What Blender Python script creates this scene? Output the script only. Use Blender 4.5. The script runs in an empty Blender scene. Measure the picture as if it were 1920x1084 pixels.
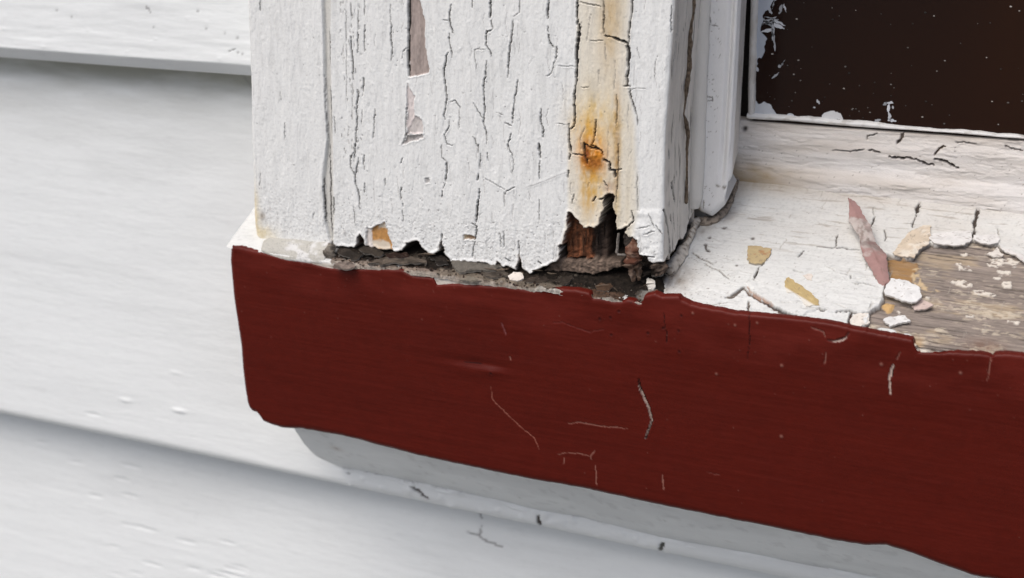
import bpy, math, random
import numpy as np
from mathutils import Matrix, Vector
random.seed(7)
scn = bpy.context.scene
col = scn.collection
MM = 0.001
# ------------------------------------------------------------------ camera
W, H, FPX = 1920, 1084, 2873.0
def unit(v): return v/np.linalg.norm(v)
_mx = unit(np.array([-7175., 1015., -FPX]))
_vzy = -(FPX*FPX + 7175.*26.)/(-1015.)
_mz = unit(np.array([-26., -_vzy, -FPX]))
RX, RZ = -_mx, -_mz
ROT = np.array([RX, np.cross(RZ, RX), RZ])            # world = ROT @ camera space
CAM = np.array([217.2935, -322.8316, 121.0099])       # mm, origin = front left top corner of the sill
cd = bpy.data.cameras.new('camera'); cam = bpy.data.objects.new('camera', cd); col.objects.link(cam)
m4 = Matrix([list(ROT[i])+[CAM[i]*MM] for i in range(3)]+[[0, 0, 0, 1]])
cam.matrix_world = m4
cd.sensor_width = 36; cd.lens = FPX/W*36
cd.clip_start = 0.01; cd.clip_end = 500
cd.dof.use_dof = True; cd.dof.focus_distance = 0.362; cd.dof.aperture_fstop = 18
scn.camera = cam
scn.render.resolution_x = 1024; scn.render.resolution_y = 578
# ------------------------------------------------------------------ light: overcast day
SUN_EL, SUN_AZ = math.radians(56), math.radians(205)   # azimuth from +Y clockwise: in front, a little to the left
wd = bpy.data.worlds.new('World'); scn.world = wd; wd.use_nodes = True
nt = wd.node_tree; bg = nt.nodes['Background']
sky = nt.nodes.new('ShaderNodeTexSky'); sky.sky_type = 'NISHITA'; sky.sun_disc = False
sky.sun_elevation = SUN_EL; sky.sun_rotation = SUN_AZ; sky.dust_density = 4; sky.ozone_density = 0.3; sky.air_density = 0.7
nt.links.new(sky.outputs[0], bg.inputs[0]); bg.inputs[1].default_value = 0.13
sl = bpy.data.lights.new('sun', 'SUN'); sl.energy = 1.85; sl.angle = math.radians(50); sl.color = (1, .97, .93)
so = bpy.data.objects.new('sun', sl); col.objects.link(so)
sd_ = Vector((math.sin(SUN_AZ)*math.cos(SUN_EL), math.cos(SUN_AZ)*math.cos(SUN_EL), math.sin(SUN_EL)))
so.rotation_euler = sd_.to_track_quat('Z', 'Y').to_euler(); so.location = (0, -1, 2)
scn.view_settings.view_transform = 'Standard'; scn.view_settings.look = 'None'
scn.view_settings.exposure = 0.0; scn.view_settings.gamma = 1
# ------------------------------------------------------------------ pixels of the photograph -> points on real planes
SL = math.radians(23); CS, SN, TN = math.cos(SL), math.sin(SL), math.tan(SL)   # slope of the sill's top
def hit(px, py, n, d):
    r = ROT@np.array([px-W/2, -(py-H/2), -FPX]); n = np.array(n, float)
    return CAM + (d-n@CAM)/(n@r)*r
def cr(ox, oy, s, pts): return [(ox+p[0]/s, oy+p[1]/s) for p in pts]
A_ = lambda p: cr(440, 0, 3.84, p)
B_ = lambda p: cr(440, 270, 3.84, p)
C_ = lambda p: cr(900, 0, 3.84, p)
D_ = lambda p: cr(900, 270, 3.84, p)
E_ = lambda p: cr(1360, 0, 3.4286, p)
G_ = lambda p: cr(1360, 300, 3.4286, p)
F_ = lambda p: cr(1280, 500, 3.0, p)
H_ = lambda p: cr(1240, 360, 4.169, p)
S_ = lambda p: cr(800, 580, 3.84, p)
T_ = lambda p: cr(1000, 340, 4.3375, p)
Q_ = lambda p: cr(1000, 840, 2.087, p)
L_ = lambda p: cr(500, 780, 3.2, p)
J_ = lambda p: cr(1220, 0, 4.927, p)
K_ = lambda p: cr(1220, 200, 4.927, p)
I_ = lambda p: cr(1620, 400, 3.87, p)
YC = 5.0                                   # casing front plane
XC = 117.0                                 # casing right side
def onY(y): return lambda P: [(lambda h: (h[0], h[2]))(hit(a, b, (0, 1, 0), y)) for a, b in P]
cas = onY(YC); frt = onY(0.0)
def casside(P): return [(lambda h: (XC+h[1]-YC, h[2]))(hit(a, b, (1, 0, 0), XC)) for a, b in P]
def top(P): return [(lambda h: (h[0], h[1]/CS))(hit(a, b, (0, -SN, CS), 0)) for a, b in P]
# ------------------------------------------------------------------ noise
_rng = np.random.RandomState(3); _T = _rng.rand(65536)
def vnoise(x, y, s=0):
    xi = np.floor(x).astype(np.int64); yi = np.floor(y).astype(np.int64)
    fx = x-xi; fy = y-yi; fx = fx*fx*(3-2*fx); fy = fy*fy*(3-2*fy)
    def h(a, b): return _T[((a*7919+b*104729+s*15485863) ^ ((a*31+b*17)*2654435 >> 3)) & 65535]
    a = h(xi, yi); b = h(xi+1, yi); c = h(xi, yi+1); d = h(xi+1, yi+1)
    return (a+(b-a)*fx)*(1-fy)+(c+(d-c)*fx)*fy
def fbm(x, y, o=4, s=0, g=.5):
    r = 0; a = 1; t = 0
    for i in range(o):
        r = r+a*vnoise(x*2**i+i*13.7, y*2**i+i*7.1, s+i); t += a; a *= g
    return r/t*2-1
def ss(a, b, x):
    t = np.clip((x-a)/(b-a), 0, 1); return t*t*(3-2*t)
def sr(r, g, b):                            # photo colour -> linear
    f = lambda c: (c/255/12.92 if c <= 10 else ((c/255+.055)/1.055)**2.4)
    return np.array([f(r), f(g), f(b)])
def mixc(C, c, t): return C*(1-t[..., None])+np.asarray(c)*t[..., None]
def fract(pts, amp, lvl, rng, closed=False):
    P = [np.array(p, float) for p in pts]
    if closed: P = P+[P[0]]
    for l in range(lvl):
        Q = [P[0]]
        for a, b in zip(P[:-1], P[1:]):
            d = b-a; L = np.hypot(*d)
            if L > .5:
                m = (a+b)/2; n = np.array([-d[1], d[0]])/L
                Q.append(m+n*rng.normal()*min(amp, L*.12))
            Q.append(b)
        P = Q
    return P[:-1] if closed else P
RG = np.random.RandomState(11)
def axis(lo, a, b, hi, st, g=1.35):
    c = list(np.arange(a, b+st/2, st)); s = st; x = c[-1]
    while x < hi:
        s *= g; x = min(x+s, hi); c.append(x)
    s = st; x = c[0]; pre = []
    while x > lo:
        s *= g; x = max(x-s, lo); pre.append(x)
    return np.array(pre[::-1]+c)
# ------------------------------------------------------------------ mesh building
def link(o, parent=None):
    col.objects.link(o)
    if parent is not None: o.parent = parent
    return o
def grid_mesh(name, P, C, Rg, mat, parent=None, keep=None, flip=False):
    n, m, _ = P.shape
    idx = np.arange(n*m).reshape(n, m)
    q = np.stack([idx[:-1, :-1], idx[:-1, 1:], idx[1:, 1:], idx[1:, :-1]], -1)
    if flip: q = q[..., ::-1]
    if keep is not None: q = q[keep[:-1, :-1] & keep[:-1, 1:] & keep[1:, 1:] & keep[1:, :-1]]
    q = q.reshape(-1, 4)
    return raw_mesh(name, P.reshape(-1, 3), q, C.reshape(-1, 3), Rg.reshape(-1), mat, parent)
def raw_mesh(name, V, q, C, Rg, mat, parent=None):
    used = np.zeros(len(V), bool); used[q.ravel()] = True
    mp = np.cumsum(used)-1; V = V[used]; q = mp[q]; C = C[used]; Rg = Rg[used]
    me = bpy.data.meshes.new(name)
    me.vertices.add(len(V)); me.vertices.foreach_set('co', (V*MM).astype(np.float32).ravel())
    k = q.shape[1]
    me.loops.add(len(q)*k); me.loops.foreach_set('vertex_index', q.astype(np.int32).ravel())
    me.polygons.add(len(q)); me.polygons.foreach_set('loop_start', (np.arange(len(q))*k).astype(np.int32))
    me.update(calc_edges=True); me.validate()
    me.polygons.foreach_set('use_smooth', np.ones(len(me.polygons), bool))
    ca = me.attributes.new('Col', 'FLOAT_COLOR', 'POINT')
    ca.data.foreach_set('color', np.concatenate([np.clip(C, 0, 1), np.ones((len(C), 1))], 1).astype(np.float32).ravel())
    ra = me.attributes.new('Rgh', 'FLOAT', 'POINT'); ra.data.foreach_set('value', np.clip(Rg, .02, 1).astype(np.float32))
    me.materials.append(mat)
    return link(bpy.data.objects.new(name, me), parent)
def empty(name, loc=(0, 0, 0)):
    o = bpy.data.objects.new(name, None); o.empty_display_size = .02; link(o); return o
def tag(o, label=None, cat=None, group=None, kind=None):
    if label: o['label'] = label
    if cat: o['category'] = cat
    if group: o['group'] = group
    o['kind'] = kind or 'thing'
    return o
# ------------------------------------------------------------------ material: colour and roughness carried by the mesh, broken up by noise
def material(name, sc=(1, 1, 1), bump=.25, dist=.05, var=.08, spec=.4, fine=3.0, coat=0.0):
    m = bpy.data.materials.new(name); m.use_nodes = True; t = m.node_tree; N = t.nodes; L = t.links
    b = N['Principled BSDF']
    tc = N.new('ShaderNodeTexCoord'); mp = N.new('ShaderNodeMapping'); mp.inputs['Scale'].default_value = [1000*s for s in sc]
    L.new(tc.outputs['Object'], mp.inputs[0])
    a = N.new('ShaderNodeAttribute'); a.attribute_name = 'Col'; r = N.new('ShaderNodeAttribute'); r.attribute_name = 'Rgh'
    n1 = N.new('ShaderNodeTexNoise'); n1.inputs['Scale'].default_value = fine; n1.inputs['Detail'].default_value = 5
    n2 = N.new('ShaderNodeTexNoise'); n2.inputs['Scale'].default_value = .35; n2.inputs['Detail'].default_value = 6
    L.new(mp.outputs[0], n1.inputs[0]); L.new(mp.outputs[0], n2.inputs[0])
    ad = N.new('ShaderNodeMath'); ad.operation = 'ADD'; L.new(n1.outputs[0], ad.inputs[0]); L.new(n2.outputs[0], ad.inputs[1])
    mr = N.new('ShaderNodeMapRange'); mr.inputs[1].default_value = .6; mr.inputs[2].default_value = 1.4
    mr.inputs[3].default_value = 1-var; mr.inputs[4].default_value = 1+var; L.new(ad.outputs[0], mr.inputs[0])
    mu = N.new('ShaderNodeVectorMath'); mu.operation = 'SCALE'; L.new(a.outputs['Color'], mu.inputs[0]); L.new(mr.outputs[0], mu.inputs['Scale'])
    L.new(mu.outputs[0], b.inputs['Base Color']); L.new(r.outputs['Fac'], b.inputs['Roughness'])
    b.inputs['Specular IOR Level'].default_value = spec; b.inputs['Coat Weight'].default_value = coat
    bp = N.new('ShaderNodeBump'); bp.inputs['Strength'].default_value = bump; bp.inputs['Distance'].default_value = dist*MM*2
    L.new(n1.outputs[0], bp.inputs['Height']); L.new(bp.outputs[0], b.inputs['Normal'])
    return m
M_old = material('weathered_white_paint', (1.6, 1.6, .5), .4, .06, .05)
M_sillp = material('old_sill_paint', (.8, 1.6, 1.6), .6, .10, .05)
M_red = material('red_gloss_paint', (.35, 1.5, 1.5), .3, .04, .07, .16, 2.2)
M_sid = material('siding_paint', (.25, 1, 1), .4, .08, .02, .4, 1.2)
M_rot = material('rotten_wood', (2, 2, .7), 1., .5, .35, .2, 3)
M_chip = material('paint_chip', (1.5, 1.5, 1.5), .6, .04, .1, .3, 3)

class Panel:
    """height field over a plane or a folded profile: u, v in mm, H pushed along the normal"""
    def __init__(s, u, v, base, rough=.55):
        s.u, s.v = u, v; s.U, s.V = np.meshgrid(u, v); s.H = np.zeros_like(s.U)
        s.C = np.ones(s.U.shape+(3,))*np.asarray(base); s.R = np.full(s.U.shape, rough); s.warp = 3.0; s.keep = None
    def win(s, P, mg):
        P = np.asarray(P); mg = mg+s.warp
        a = np.searchsorted(s.u, P[:, 0].min()-mg); b = np.searchsorted(s.u, P[:, 0].max()+mg)
        c = np.searchsorted(s.v, P[:, 1].min()-mg); d = np.searchsorted(s.v, P[:, 1].max()+mg)
        return np.s_[c:d, a:b]
    def seg_d(s, w, a, b):
        U = s.U[w]; V = s.V[w]; d = b-a; L2 = d@d+1e-12
        t = np.clip(((U-a[0])*d[0]+(V-a[1])*d[1])/L2, 0, 1)
        return np.hypot(U-a[0]-t*d[0], V-a[1]-t*d[1]), t
    def crack(s, pts, w=.25, depth=.6, c=(.035, .03, .026), jit=.18, lift=.05, lvl=4, c_amt=1., taper=True):
        jit *= .42; lift *= .7
        P = fract(pts, jit, lvl, RG); n = len(P)-1
        for i in range(n):
            f = (i+.5)/n
            ww = w*(.55+.9*RG.rand())
            if taper: ww *= min(1, 4*f+.35, 4*(1-f)+.35)
            wn = s.win([P[i], P[i+1]], .9)
            if s.U[wn].size == 0: continue
            d, _ = s.seg_d(wn, P[i], P[i+1])
            k = 1-ss(ww*.40, ww*.40+.12, d)
            s.H[wn] = np.minimum(s.H[wn], s.H[wn]*(1-k)-depth*k*min(1, ww/.3+.3))
            s.H[wn] += lift*np.exp(-((d-ww*.5-.25)/.2)**2)*.35
            if c_amt > 0: s.C[wn] = mixc(s.C[wn], c, k*c_amt*min(1, .3+ww/.3))
    def sd(s, pts, jit=.2, lvl=3, mg=2.0):
        P = fract(pts, jit, lvl, RG, True); P = [np.array(p) for p in P]
        w = s.win(P, mg); U = s.U[w]; V = s.V[w]; ins = np.zeros(U.shape, bool); D = np.full(U.shape, 1e9)
        for a, b in zip(P, P[1:]+P[:1]):
            d, _ = s.seg_d(w, a, b); D = np.minimum(D, d)
            c = ((a[1] > V) != (b[1] > V))
            ins ^= c & (U < (b[0]-a[0])*(V-a[1])/((b[1]-a[1]) if b[1] != a[1] else 1e-9)+a[0])
        return w, np.where(ins, -D, D)
    def blob(s, p, r, c, amt, nz=.5, ns=1.2, seed=5):
        """a stain with a ragged outline"""
        rx, ry = r; U, V = s.U, s.V
        w = s.win([(p[0]-rx*3, p[1]-ry*3), (p[0]+rx*3, p[1]+ry*3)], 0)
        q = ((U[w]-p[0])/rx)**2+((V[w]-p[1])/ry)**2
        t = np.exp(-q)*amt*(1+nz*fbm(U[w]*ns, V[w]*ns*.4, 4, seed)); s.C[w] = mixc(s.C[w], c, np.clip(t, 0, 1))
    def dots(s, n, box, r=(.08, .25), h=-.2, c=None, amt=.8, dens=None, lng=1.0):
        for i in range(n):
            x = RG.uniform(box[0], box[1]); y = RG.uniform(box[2], box[3]); rr = RG.uniform(*r)
            if dens is not None and RG.rand() > dens(x, y): continue
            w = s.win([(x, y)], rr*3*lng-s.warp+.3) if s.warp == 0 else s.win([(x, y)], rr*3*lng)
            k = np.exp(-(((s.U[w]-x)/rr)**2+((s.V[w]-y)/rr/lng)**2)**1.5)
            s.H[w] += h*k
            if c is not None: s.C[w] = mixc(s.C[w], c, k*amt)

# ================================================================== the ground
g = 30000
gr = raw_mesh('ground', np.array([[-g, -g, -1200], [g, -g, -1200], [g, g, -1200], [-g, g, -1200]], float), np.array([[0, 1, 2, 3]]),
              np.ones((4, 3))*[.25, .25, .235], np.ones(4), M_rot); tag(gr, kind='structure')

# ================================================================== clapboard wall
WHITE = np.array([.775, .805, .81])
wall = tag(empty('clapboard_wall'), 'white painted horizontal clapboard siding left of the window', 'wall')
def board(z_nose, z_top, y_nose, y_top, tilt=0, r=3.0, fine=True, mould=0, seed=0, ripple=.05, cham=0):
    u = axis(-900, -125, 118 if z_nose > -100 and z_nose < 0 else 115, 900, .45 if fine else 8) if fine else np.linspace(-900, 900, 40)
    hv = z_top-z_nose
    vz = np.concatenate([np.linspace(-8, 0, 8 if fine else 4), np.linspace(0, 10, 34 if fine else 4)[1:], np.linspace(10, hv, int((hv-10)/.5) if fine else 6)[1:]])
    p = Panel(u, vz, WHITE, .42); U, V = p.U, p.V
    # profile: v<0 underside going back, a rounded nose, then the face leaning back
    lean = (y_top-y_nose)/hv
    Y = y_nose+np.maximum(V, 0)*lean; Z = z_nose+np.maximum(V, 0)
    e = np.clip(1-V/r, 0, 1); Y = Y+r*(1-np.sqrt(np.clip(1-e*e, 0, 1)))*.9
    if cham:
        Y = y_nose+np.maximum(V, 0)*lean+np.clip(cham+.25*fbm(U*.04, V*0, 3, 77)-V, 0, 9)*.95; r = cham*1.06
    Y = np.where(V < 0, y_nose+r*.9-V*1.5, Y)
    Z = np.where(V < 0, z_nose, Z)
    Z = Z+tilt*U
    wv = .45*fbm(U*.012, V*.05+seed, 3, seed+9)
    p.H += wv*.6+ripple*fbm(U*.05, V*.55, 4, seed+4)+.03*fbm(U*.15, V*1.6, 3, seed+5)
    p.C *= (1-.05*ss(0, .5, fbm(U*.02, V*.08, 4, seed+60))-.03*ss(.3, .5, fbm(U*.25, V*1.2, 4, seed+61)))[..., None]
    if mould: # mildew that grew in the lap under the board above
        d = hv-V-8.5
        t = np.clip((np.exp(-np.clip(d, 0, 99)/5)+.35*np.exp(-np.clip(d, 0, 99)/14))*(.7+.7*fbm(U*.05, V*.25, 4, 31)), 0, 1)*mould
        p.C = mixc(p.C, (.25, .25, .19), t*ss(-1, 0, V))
    return p, Y, Z, U
def finish_board(p, Y, Z, name='clapboard'):
    P = np.stack([p.U, Y-p.H, Z], -1)
    return grid_mesh(name, P, p.C, p.R, M_sid, wall, keep=~((p.U > 60) & (Z > -25)))
def sid(P, y=31): return onY(y)(P)
# the lap lines seen in the photo: z at y=30
p, Y, Z, U = board(39.3, 165, 28, 41, tilt=.016, r=5.0, seed=1, ripple=.13, cham=3.6)
zz = 39.3
def sidv(P, zn): return [(a, b-zn) for a, b in sid(P, 30)]
for q, w in ((((1050, 30), (1090, 72)), .35), (((1660, 360), (1710, 345)), .2)):
    p.crack(sidv(cr(0, 0, 3.84, q), zz), w, .3, (.3, .3, .3))
for x, y in ((520, 95), (1493, 197), (1628, 227), (1722, 264), (1730, 370), (1763, 380), (1115, 175), (1425, 70), (410, 45)):
    a, b = sidv(cr(0, 0, 3.84, [(x, y)]), zz)[0]; p.dots(1, (a, a, b, b), (.3, .45), -.15, (.2, .2, .2), .7)
p.dots(60, (-110, 20, 2, 50), (.3, .8), .12, None, 0, None, .5)
finish_board(p, Y, Z)
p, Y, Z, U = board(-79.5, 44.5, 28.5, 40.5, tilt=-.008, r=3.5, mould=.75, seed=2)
zz = -79.5
for q, w in ((((1640, 575), (1650, 640), (1672, 720)), .7), (((870, 395), (980, 485)), .55), (((1405, 625), (1440, 660), (1530, 712)), .5),
             (((1720, 680), (1730, 735)), .4), (((480, 315), (500, 335)), .4)):
    p.crack(sidv(L_(q), zz), w*1.5, .7, (.07, .06, .055), .35, .2)
for q, w in ((((515, 350), (500, 385), (505, 405)), .6), (((742, 440), (742, 480)), .35)):
    p.crack(sidv(Q_(q), zz), w*1.6, .7, (.1, .1, .09), .35, .2)
for x, y, h in ((1010, 515, .5), (710, 460, .3), (980, 310, .2), (530, 535, -.2)):
    a, b = sidv(cr(0, 600, 3, [(x, y)]), zz)[0]; p.dots(1, (a, a, b, b), (2.2, 2.8), h, None, 0, None, .22)
p.dots(60, (12, 200, .5, 8), (.5, 1.6), .3)
p.crack([(12, 7.2), (40, 6.4), (70, 7.), (110, 6.6), (160, 6.8)], .22, .3, (.4, .4, .4), .5, .3, 6)
p.crack(sidv(cr(0, 0, 3.84, [(1600, 580), (1700, 700), (1740, 770)]), zz), .3, .2, (.3, .3, .28), .2)
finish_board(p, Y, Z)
p, Y, Z, U = board(-200, -75, 28, 42, tilt=-.008, r=3.5, seed=3, ripple=.08)
zz = -200
for q, w in ((((1250, 690), (1245, 755), (1280, 780), (1380, 812)), .5), (((1160, 725), (1245, 750)), .4), (((1225, 600), (1250, 650)), .25)):
    p.crack([(a, b-zz) for a, b in onY(36)(L_(q))], w, .5, (.3, .3, .3), .25)
for x, y in ((200, 720), (705, 850), (660, 920), (400, 830), (520, 1010), (715, 1010)):
    a, b = [(a, b-zz) for a, b in onY(37)(cr(0, 600, 3, [(x, y)]))][0]
    p.dots(1, (a, a, b, b), (2.5, 4.5), -.35, None, 0, None, .12)
for i in range(16):
    a, b = [(a, b-zz) for a, b in onY(37)([(RG.uniform(180, 480), RG.uniform(980, 1084))])][0]
    p.dots(1, (a, a, b, b), (1.8, 5), -.35, None, 0, None, .09)
finish_board(p, Y, Z)
for k in range(3):
    for (zn, zt) in ((163-2+k*121, 286+k*121), (-321-k*121, -196-k*121)):
        p, Y, Z, U = board(zn, zt, 28, 41, fine=False, seed=5+k); finish_board(p, Y, Z)
def box_np(x0, x1, y0, y1, z0, z1):
    V = np.array([[x, y, z] for x in (x0, x1) for y in (y0, y1) for z in (z0, z1)], float)
    q = np.array([[0, 1, 3, 2], [4, 6, 7, 5], [0, 4, 5, 1], [2, 3, 7, 6], [0, 2, 6, 4], [1, 5, 7, 3]]); return V, q
def boxes(name, L, c, mat, parent, rough=.6):
    Vs, Qs, k = [], [], 0
    for b in L:
        V, q = box_np(*b); Vs.append(V); Qs.append(q+k); k += 8
    V = np.concatenate(Vs); o = raw_mesh(name, V, np.concatenate(Qs), np.ones((len(V), 3))*np.asarray(c), np.full(len(V), rough), mat, parent)
    o.data.polygons.foreach_set('use_smooth', np.zeros(len(o.data.polygons), bool)); return o
boxes('light_block_sheathing', [(-900, 900, 62, 80, -600, 600)], (.2, .15, .1), M_rot, wall)  # unseen backing, added to stop sky light leaking in from behind

# ================================================================== apron moulding under the sill
apron = tag(empty('apron_moulding'), 'pale grey curved moulding under the red sill, against the siding', 'moulding')
u = axis(10.5, 10.5, 215, 700, .5); v = np.linspace(0, 1, 60)
p = Panel(u, v, WHITE*.93, .4); p.warp = 0
t = p.V
bz = np.interp(u, *zip(*sorted([(a, b) for a, b in onY(30)([(606, 870), (687, 885), (769, 902), (812, 911), (937, 939), (1012, 958), (1094, 971), (1240, 1008), (1398, 1036), (1575, 1070)])])))
Yp = 6+24.5*t**1.15; Zp = -46+(bz[None, :]+46)*(1-(1-t)**1.25)
nz = .35*fbm(p.U*.03, t*3, 3, 8)+.16*fbm(p.U*.12, t*14, 4, 18)
p.C *= (1-.10*ss(.0, .5, fbm(p.U*.05, t*5, 4, 19))-.12*ss(.25, .5, fbm(p.U*.35, t*16, 4, 20)))[..., None]
Xp = p.U+3.0*(t-.5)**2*np.exp(-(p.U-10.5)/3)+4.0*ss(.6, 1, t)*np.exp(-(p.U-10.5)/4)
P = np.stack([Xp, Yp-nz*.6, Zp-nz*.6], -1)
for (x, y) in ((635, 838),):
    a = hit(x, y, (0, 1, 0), 17); d = np.hypot(P[..., 0]-a[0], (P[..., 2]-a[2])*1.6)
    p.C = mixc(p.C, (.05, .04, .035), np.exp(-(d/.5)**2)*.95); p.C = mixc(p.C, (.38, .33, .28), np.exp(-(d/2.)**2)*.5)
for k in range(10):
    a = hit(RG.uniform(650, 1400), 0, (0, 1, 0), 18)[0]; b = RG.uniform(.2, .9)
    d = np.hypot(P[..., 0]-a, (t-b)*25); p.C = mixc(p.C, (.3, .3, .28), np.exp(-(d/.35)**2)*.6)
face = grid_mesh('moulding_face', P, p.C, p.R, M_sid, apron)
# its left end, cut square
e0 = P[:, 0]; e1 = e0.copy(); e1[:, 1] = 33; E2 = np.stack([e0, (e0+e1)/2, e1], 1)
grid_mesh('end_grain', E2, np.ones(E2.shape)*WHITE*.93, np.full(E2.shape[:2], .5), M_sid, apron)
# lumpy caulk where the moulding meets the siding
def tube(name, path, rad, c, mat, parent=None, nz=.3, seg=14, st=.5, sc=.6, seed=0, rough=.5, cvar=None):
    path = np.array(path, float); L = np.r_[0, np.cumsum(np.linalg.norm(np.diff(path, axis=0), axis=1))]
    n = max(4, int(L[-1]/st)); s = np.linspace(0, L[-1], n); Pc = np.stack([np.interp(s, L, path[:, i]) for i in range(3)], 1)
    R_ = np.interp(s, L, rad) if not np.isscalar(rad) else np.full(n, rad)
    T = np.gradient(Pc, axis=0); T /= np.linalg.norm(T, axis=1)[:, None]
    up = np.array([0, -.3, 1.]) if abs(T[0][2]) < .8 else np.array([0, 1., 0])
    A = np.cross(T, up); A /= np.linalg.norm(A, axis=1)[:, None]; Bv = np.cross(A, T)
    a = np.linspace(0, 2*np.pi, seg+1)
    SS, AA = np.meshgrid(s, a, indexing='ij')
    rr = R_[:, None]*(1+nz*fbm(SS*sc+seed, np.cos(AA)*1.2+np.sin(AA)*2.1+seed, 3, 40+seed))
    rr[0] *= .2; rr[-1] *= .2
    P = Pc[:, None]+A[:, None]*(np.cos(AA)*rr)[..., None]+Bv[:, None]*(np.sin(AA)*rr)[..., None]
    Cc = np.ones(P.shape)*np.asarray(c)
    if cvar is not None: Cc = mixc(Cc, cvar, np.clip(.5+1.2*fbm(SS*1.5+seed, AA*1.1, 4, 77+seed), 0, 1)**2)
    return grid_mesh(name, P, Cc, np.full(P.shape[:2], rough), mat, parent)
bead = []
for (x, y) in ((575, 862), (606, 871), (687, 886), (769, 903), (812, 912), (937, 940), (1012, 958), (1094, 972), (1240, 1009), (1398, 1037), (1575, 1071), (1800, 1116)):
    h = hit(x, y, (0, 1, 0), 29.5); bead.append((h[0], 30.6, h[2]-.3))
tube('caulk_bead', bead, 1.5, WHITE, M_sid, apron, .5, sc=.18)

# ================================================================== window sill
sill = tag(empty('window_sill'), 'wooden window sill with dark red front edge and flaking white top', 'window sill')
RED = np.array([.082, .0070, .0034])
top_px = [(428, 466), (430, 462), (452, 464), (491, 473), (546, 488.5), (582, 494), (600.5, 500), (616, 503), (650, 508), (662, 505), (699.5, 503), (751.5, 505.5), (775, 517), (811, 520), (819, 535), (843, 533),
          (895, 534), (952, 537), (999, 545), (1030, 541), (1077, 543), (1104, 549), (1111, 559), (1129, 560), (1152, 565), (1166, 565), (1175, 561), (1189, 564), (1198, 569), (1204, 567), (1207.5, 554),
          (1228, 549), (1242, 555.6), (1272, 555.6), (1277, 561), (1295, 570), (1320, 576), (1380, 587), (1480, 596), (1547, 604), (1593, 614), (1647, 625), (1710, 636), (1713, 643), (1720, 661),
          (1760, 663), (1780, 660), (1840, 663), (1857, 667), (1861, 671), (1863, 665), (1880, 663), (1920, 667)]
tp = sorted(frt(top_px)); tx = np.array([a for a, b in tp]); tz = np.array([b for a, b in tp])
tx = np.r_[tx, 260, 700]; tz = np.r_[tz, .5, .5]
bp = sorted(frt([(466, 775), (480, 792), (500, 800), (520, 806), (560, 808), (600, 815), (640, 822), (700, 838), (780, 858), (880, 880), (1000, 905), (1090, 920), (1200, 945), (1400, 985), (1560, 1018), (1620, 1027), (1660, 1027), (1700, 1040), (1820, 1084)]))
bx = np.array([a for a, b in bp]); bzz = np.array([b for a, b in bp]); bx = np.r_[bx, 700]; bzz = np.r_[bzz, -54]
lp = frt([(428, 466), (427, 490), (433, 560), (441, 610), (447, 650), (450, 690), (455, 730), (459, 755), (466, 775)])
lz = np.array([b for a, b in lp])[::-1]; lx = np.array([a for a, b in lp])[::-1]
u = axis(0, 0, 206, 700, .25); vv = np.linspace(0, 1, 220)
p = Panel(u, vv, RED, .42); p.warp = 0
zt = np.interp(u, tx, tz)+.12*fbm(u*1.3, u*0+3, 3, 6); zb = np.interp(u, bx, bzz)+.12*fbm(u*.5, u*0+9, 3, 6)
p.V = zt[None, :]+(zb-zt)[None, :]*vv[:, None]*1.0
p.U = p.U+np.interp(p.V, lz, lx)*np.exp(-p.U/10)
class VW: pass
def win_cols(P, mg):
    P = np.asarray(P); a = np.searchsorted(u, P[:, 0].min()-mg-3); b = np.searchsorted(u, P[:, 0].max()+mg+3); return np.s_[:, a:b]
p.win = win_cols
U, V = p.U, p.V
p.H += .28*fbm(U*.03, V*.05, 3, 12)+.035*fbm(U*.12, V*1.1, 4, 13)+.012*fbm(U*.9, V*1.6, 3, 14)
p.H += .03*fbm(U*.05, V*1.5, 4, 680)+.02*fbm(U*.02+V*.02, V*3.1, 3, 681)
p.C *= (1+.10*fbm(U*.03, V*.12, 4, 682)+.08*fbm(U*.6, V*.6, 3, 683))[..., None]
p.C = mixc(p.C, (.17, .022, .015), np.clip(ss(-16, -1, V)*(.35+.9*fbm(U*.09, V*.25, 4, 684)), 0, 1)*.5)
# dents, blisters and cracks in the red film
for (x, y, rx, ry, h) in ((370, 388, 7.5, 1.1, -.35), (330, 440, 7.5, 1.8, .30), (480, 440, 3, 1.2, .35), (650, 140, 3, 3, .1), (150, 300, 9, 2, .12)):
    a, b = frt(S_([(x, y)]))[0]; p.H += h*np.exp(-((U-a)/rx)**2-((V-b)/ry)**2)
LT = (.25, .11, .085); WT = (.48, .37, .32); DK = (.012, .004, .004)
for q, w, c in ((((462, 555), (475, 650), (510, 685), (640, 810), (720, 880), (780, 935), (800, 980), (810, 1010)), .13, (.30, .11, .08)), (((1020, 822), (1100, 812), (1250, 840), (1450, 858)), .15, LT),
                (((940, 1045), (1000, 1032), (1100, 1040), (1180, 1058)), .13, LT), (((1210, 1020), (1180, 1060), (1185, 1083)), .2, LT), (((600, 340), (605, 360)), .25, LT),
                (((1710, 20), (1715, 100), (1720, 140)), .12, DK), (((1725, 150), (1730, 240)), .16, DK), (((540, 100), (570, 180)), .3, (.16, .05, .05)),
                (((900, 95), (980, 92), (1060, 125), (1170, 165), (1280, 145)), .12, (.13, .03, .025)), (((270, 378), (400, 392)), .13, DK)):
    p.crack(frt(S_(q)), w, .12, c, .12, .03, 4)
q = ((1525, 500), (1530, 545), (1580, 660), (1605, 720), (1625, 800), (1600, 870), (1580, 930))
p.crack(frt(S_(q)), .45, .5, (.03, .015, .012), .12, .15); p.crack(frt(S_([(a-6, b) for a, b in q[1:]])), .16, .1, WT, .12, .05)
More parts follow.
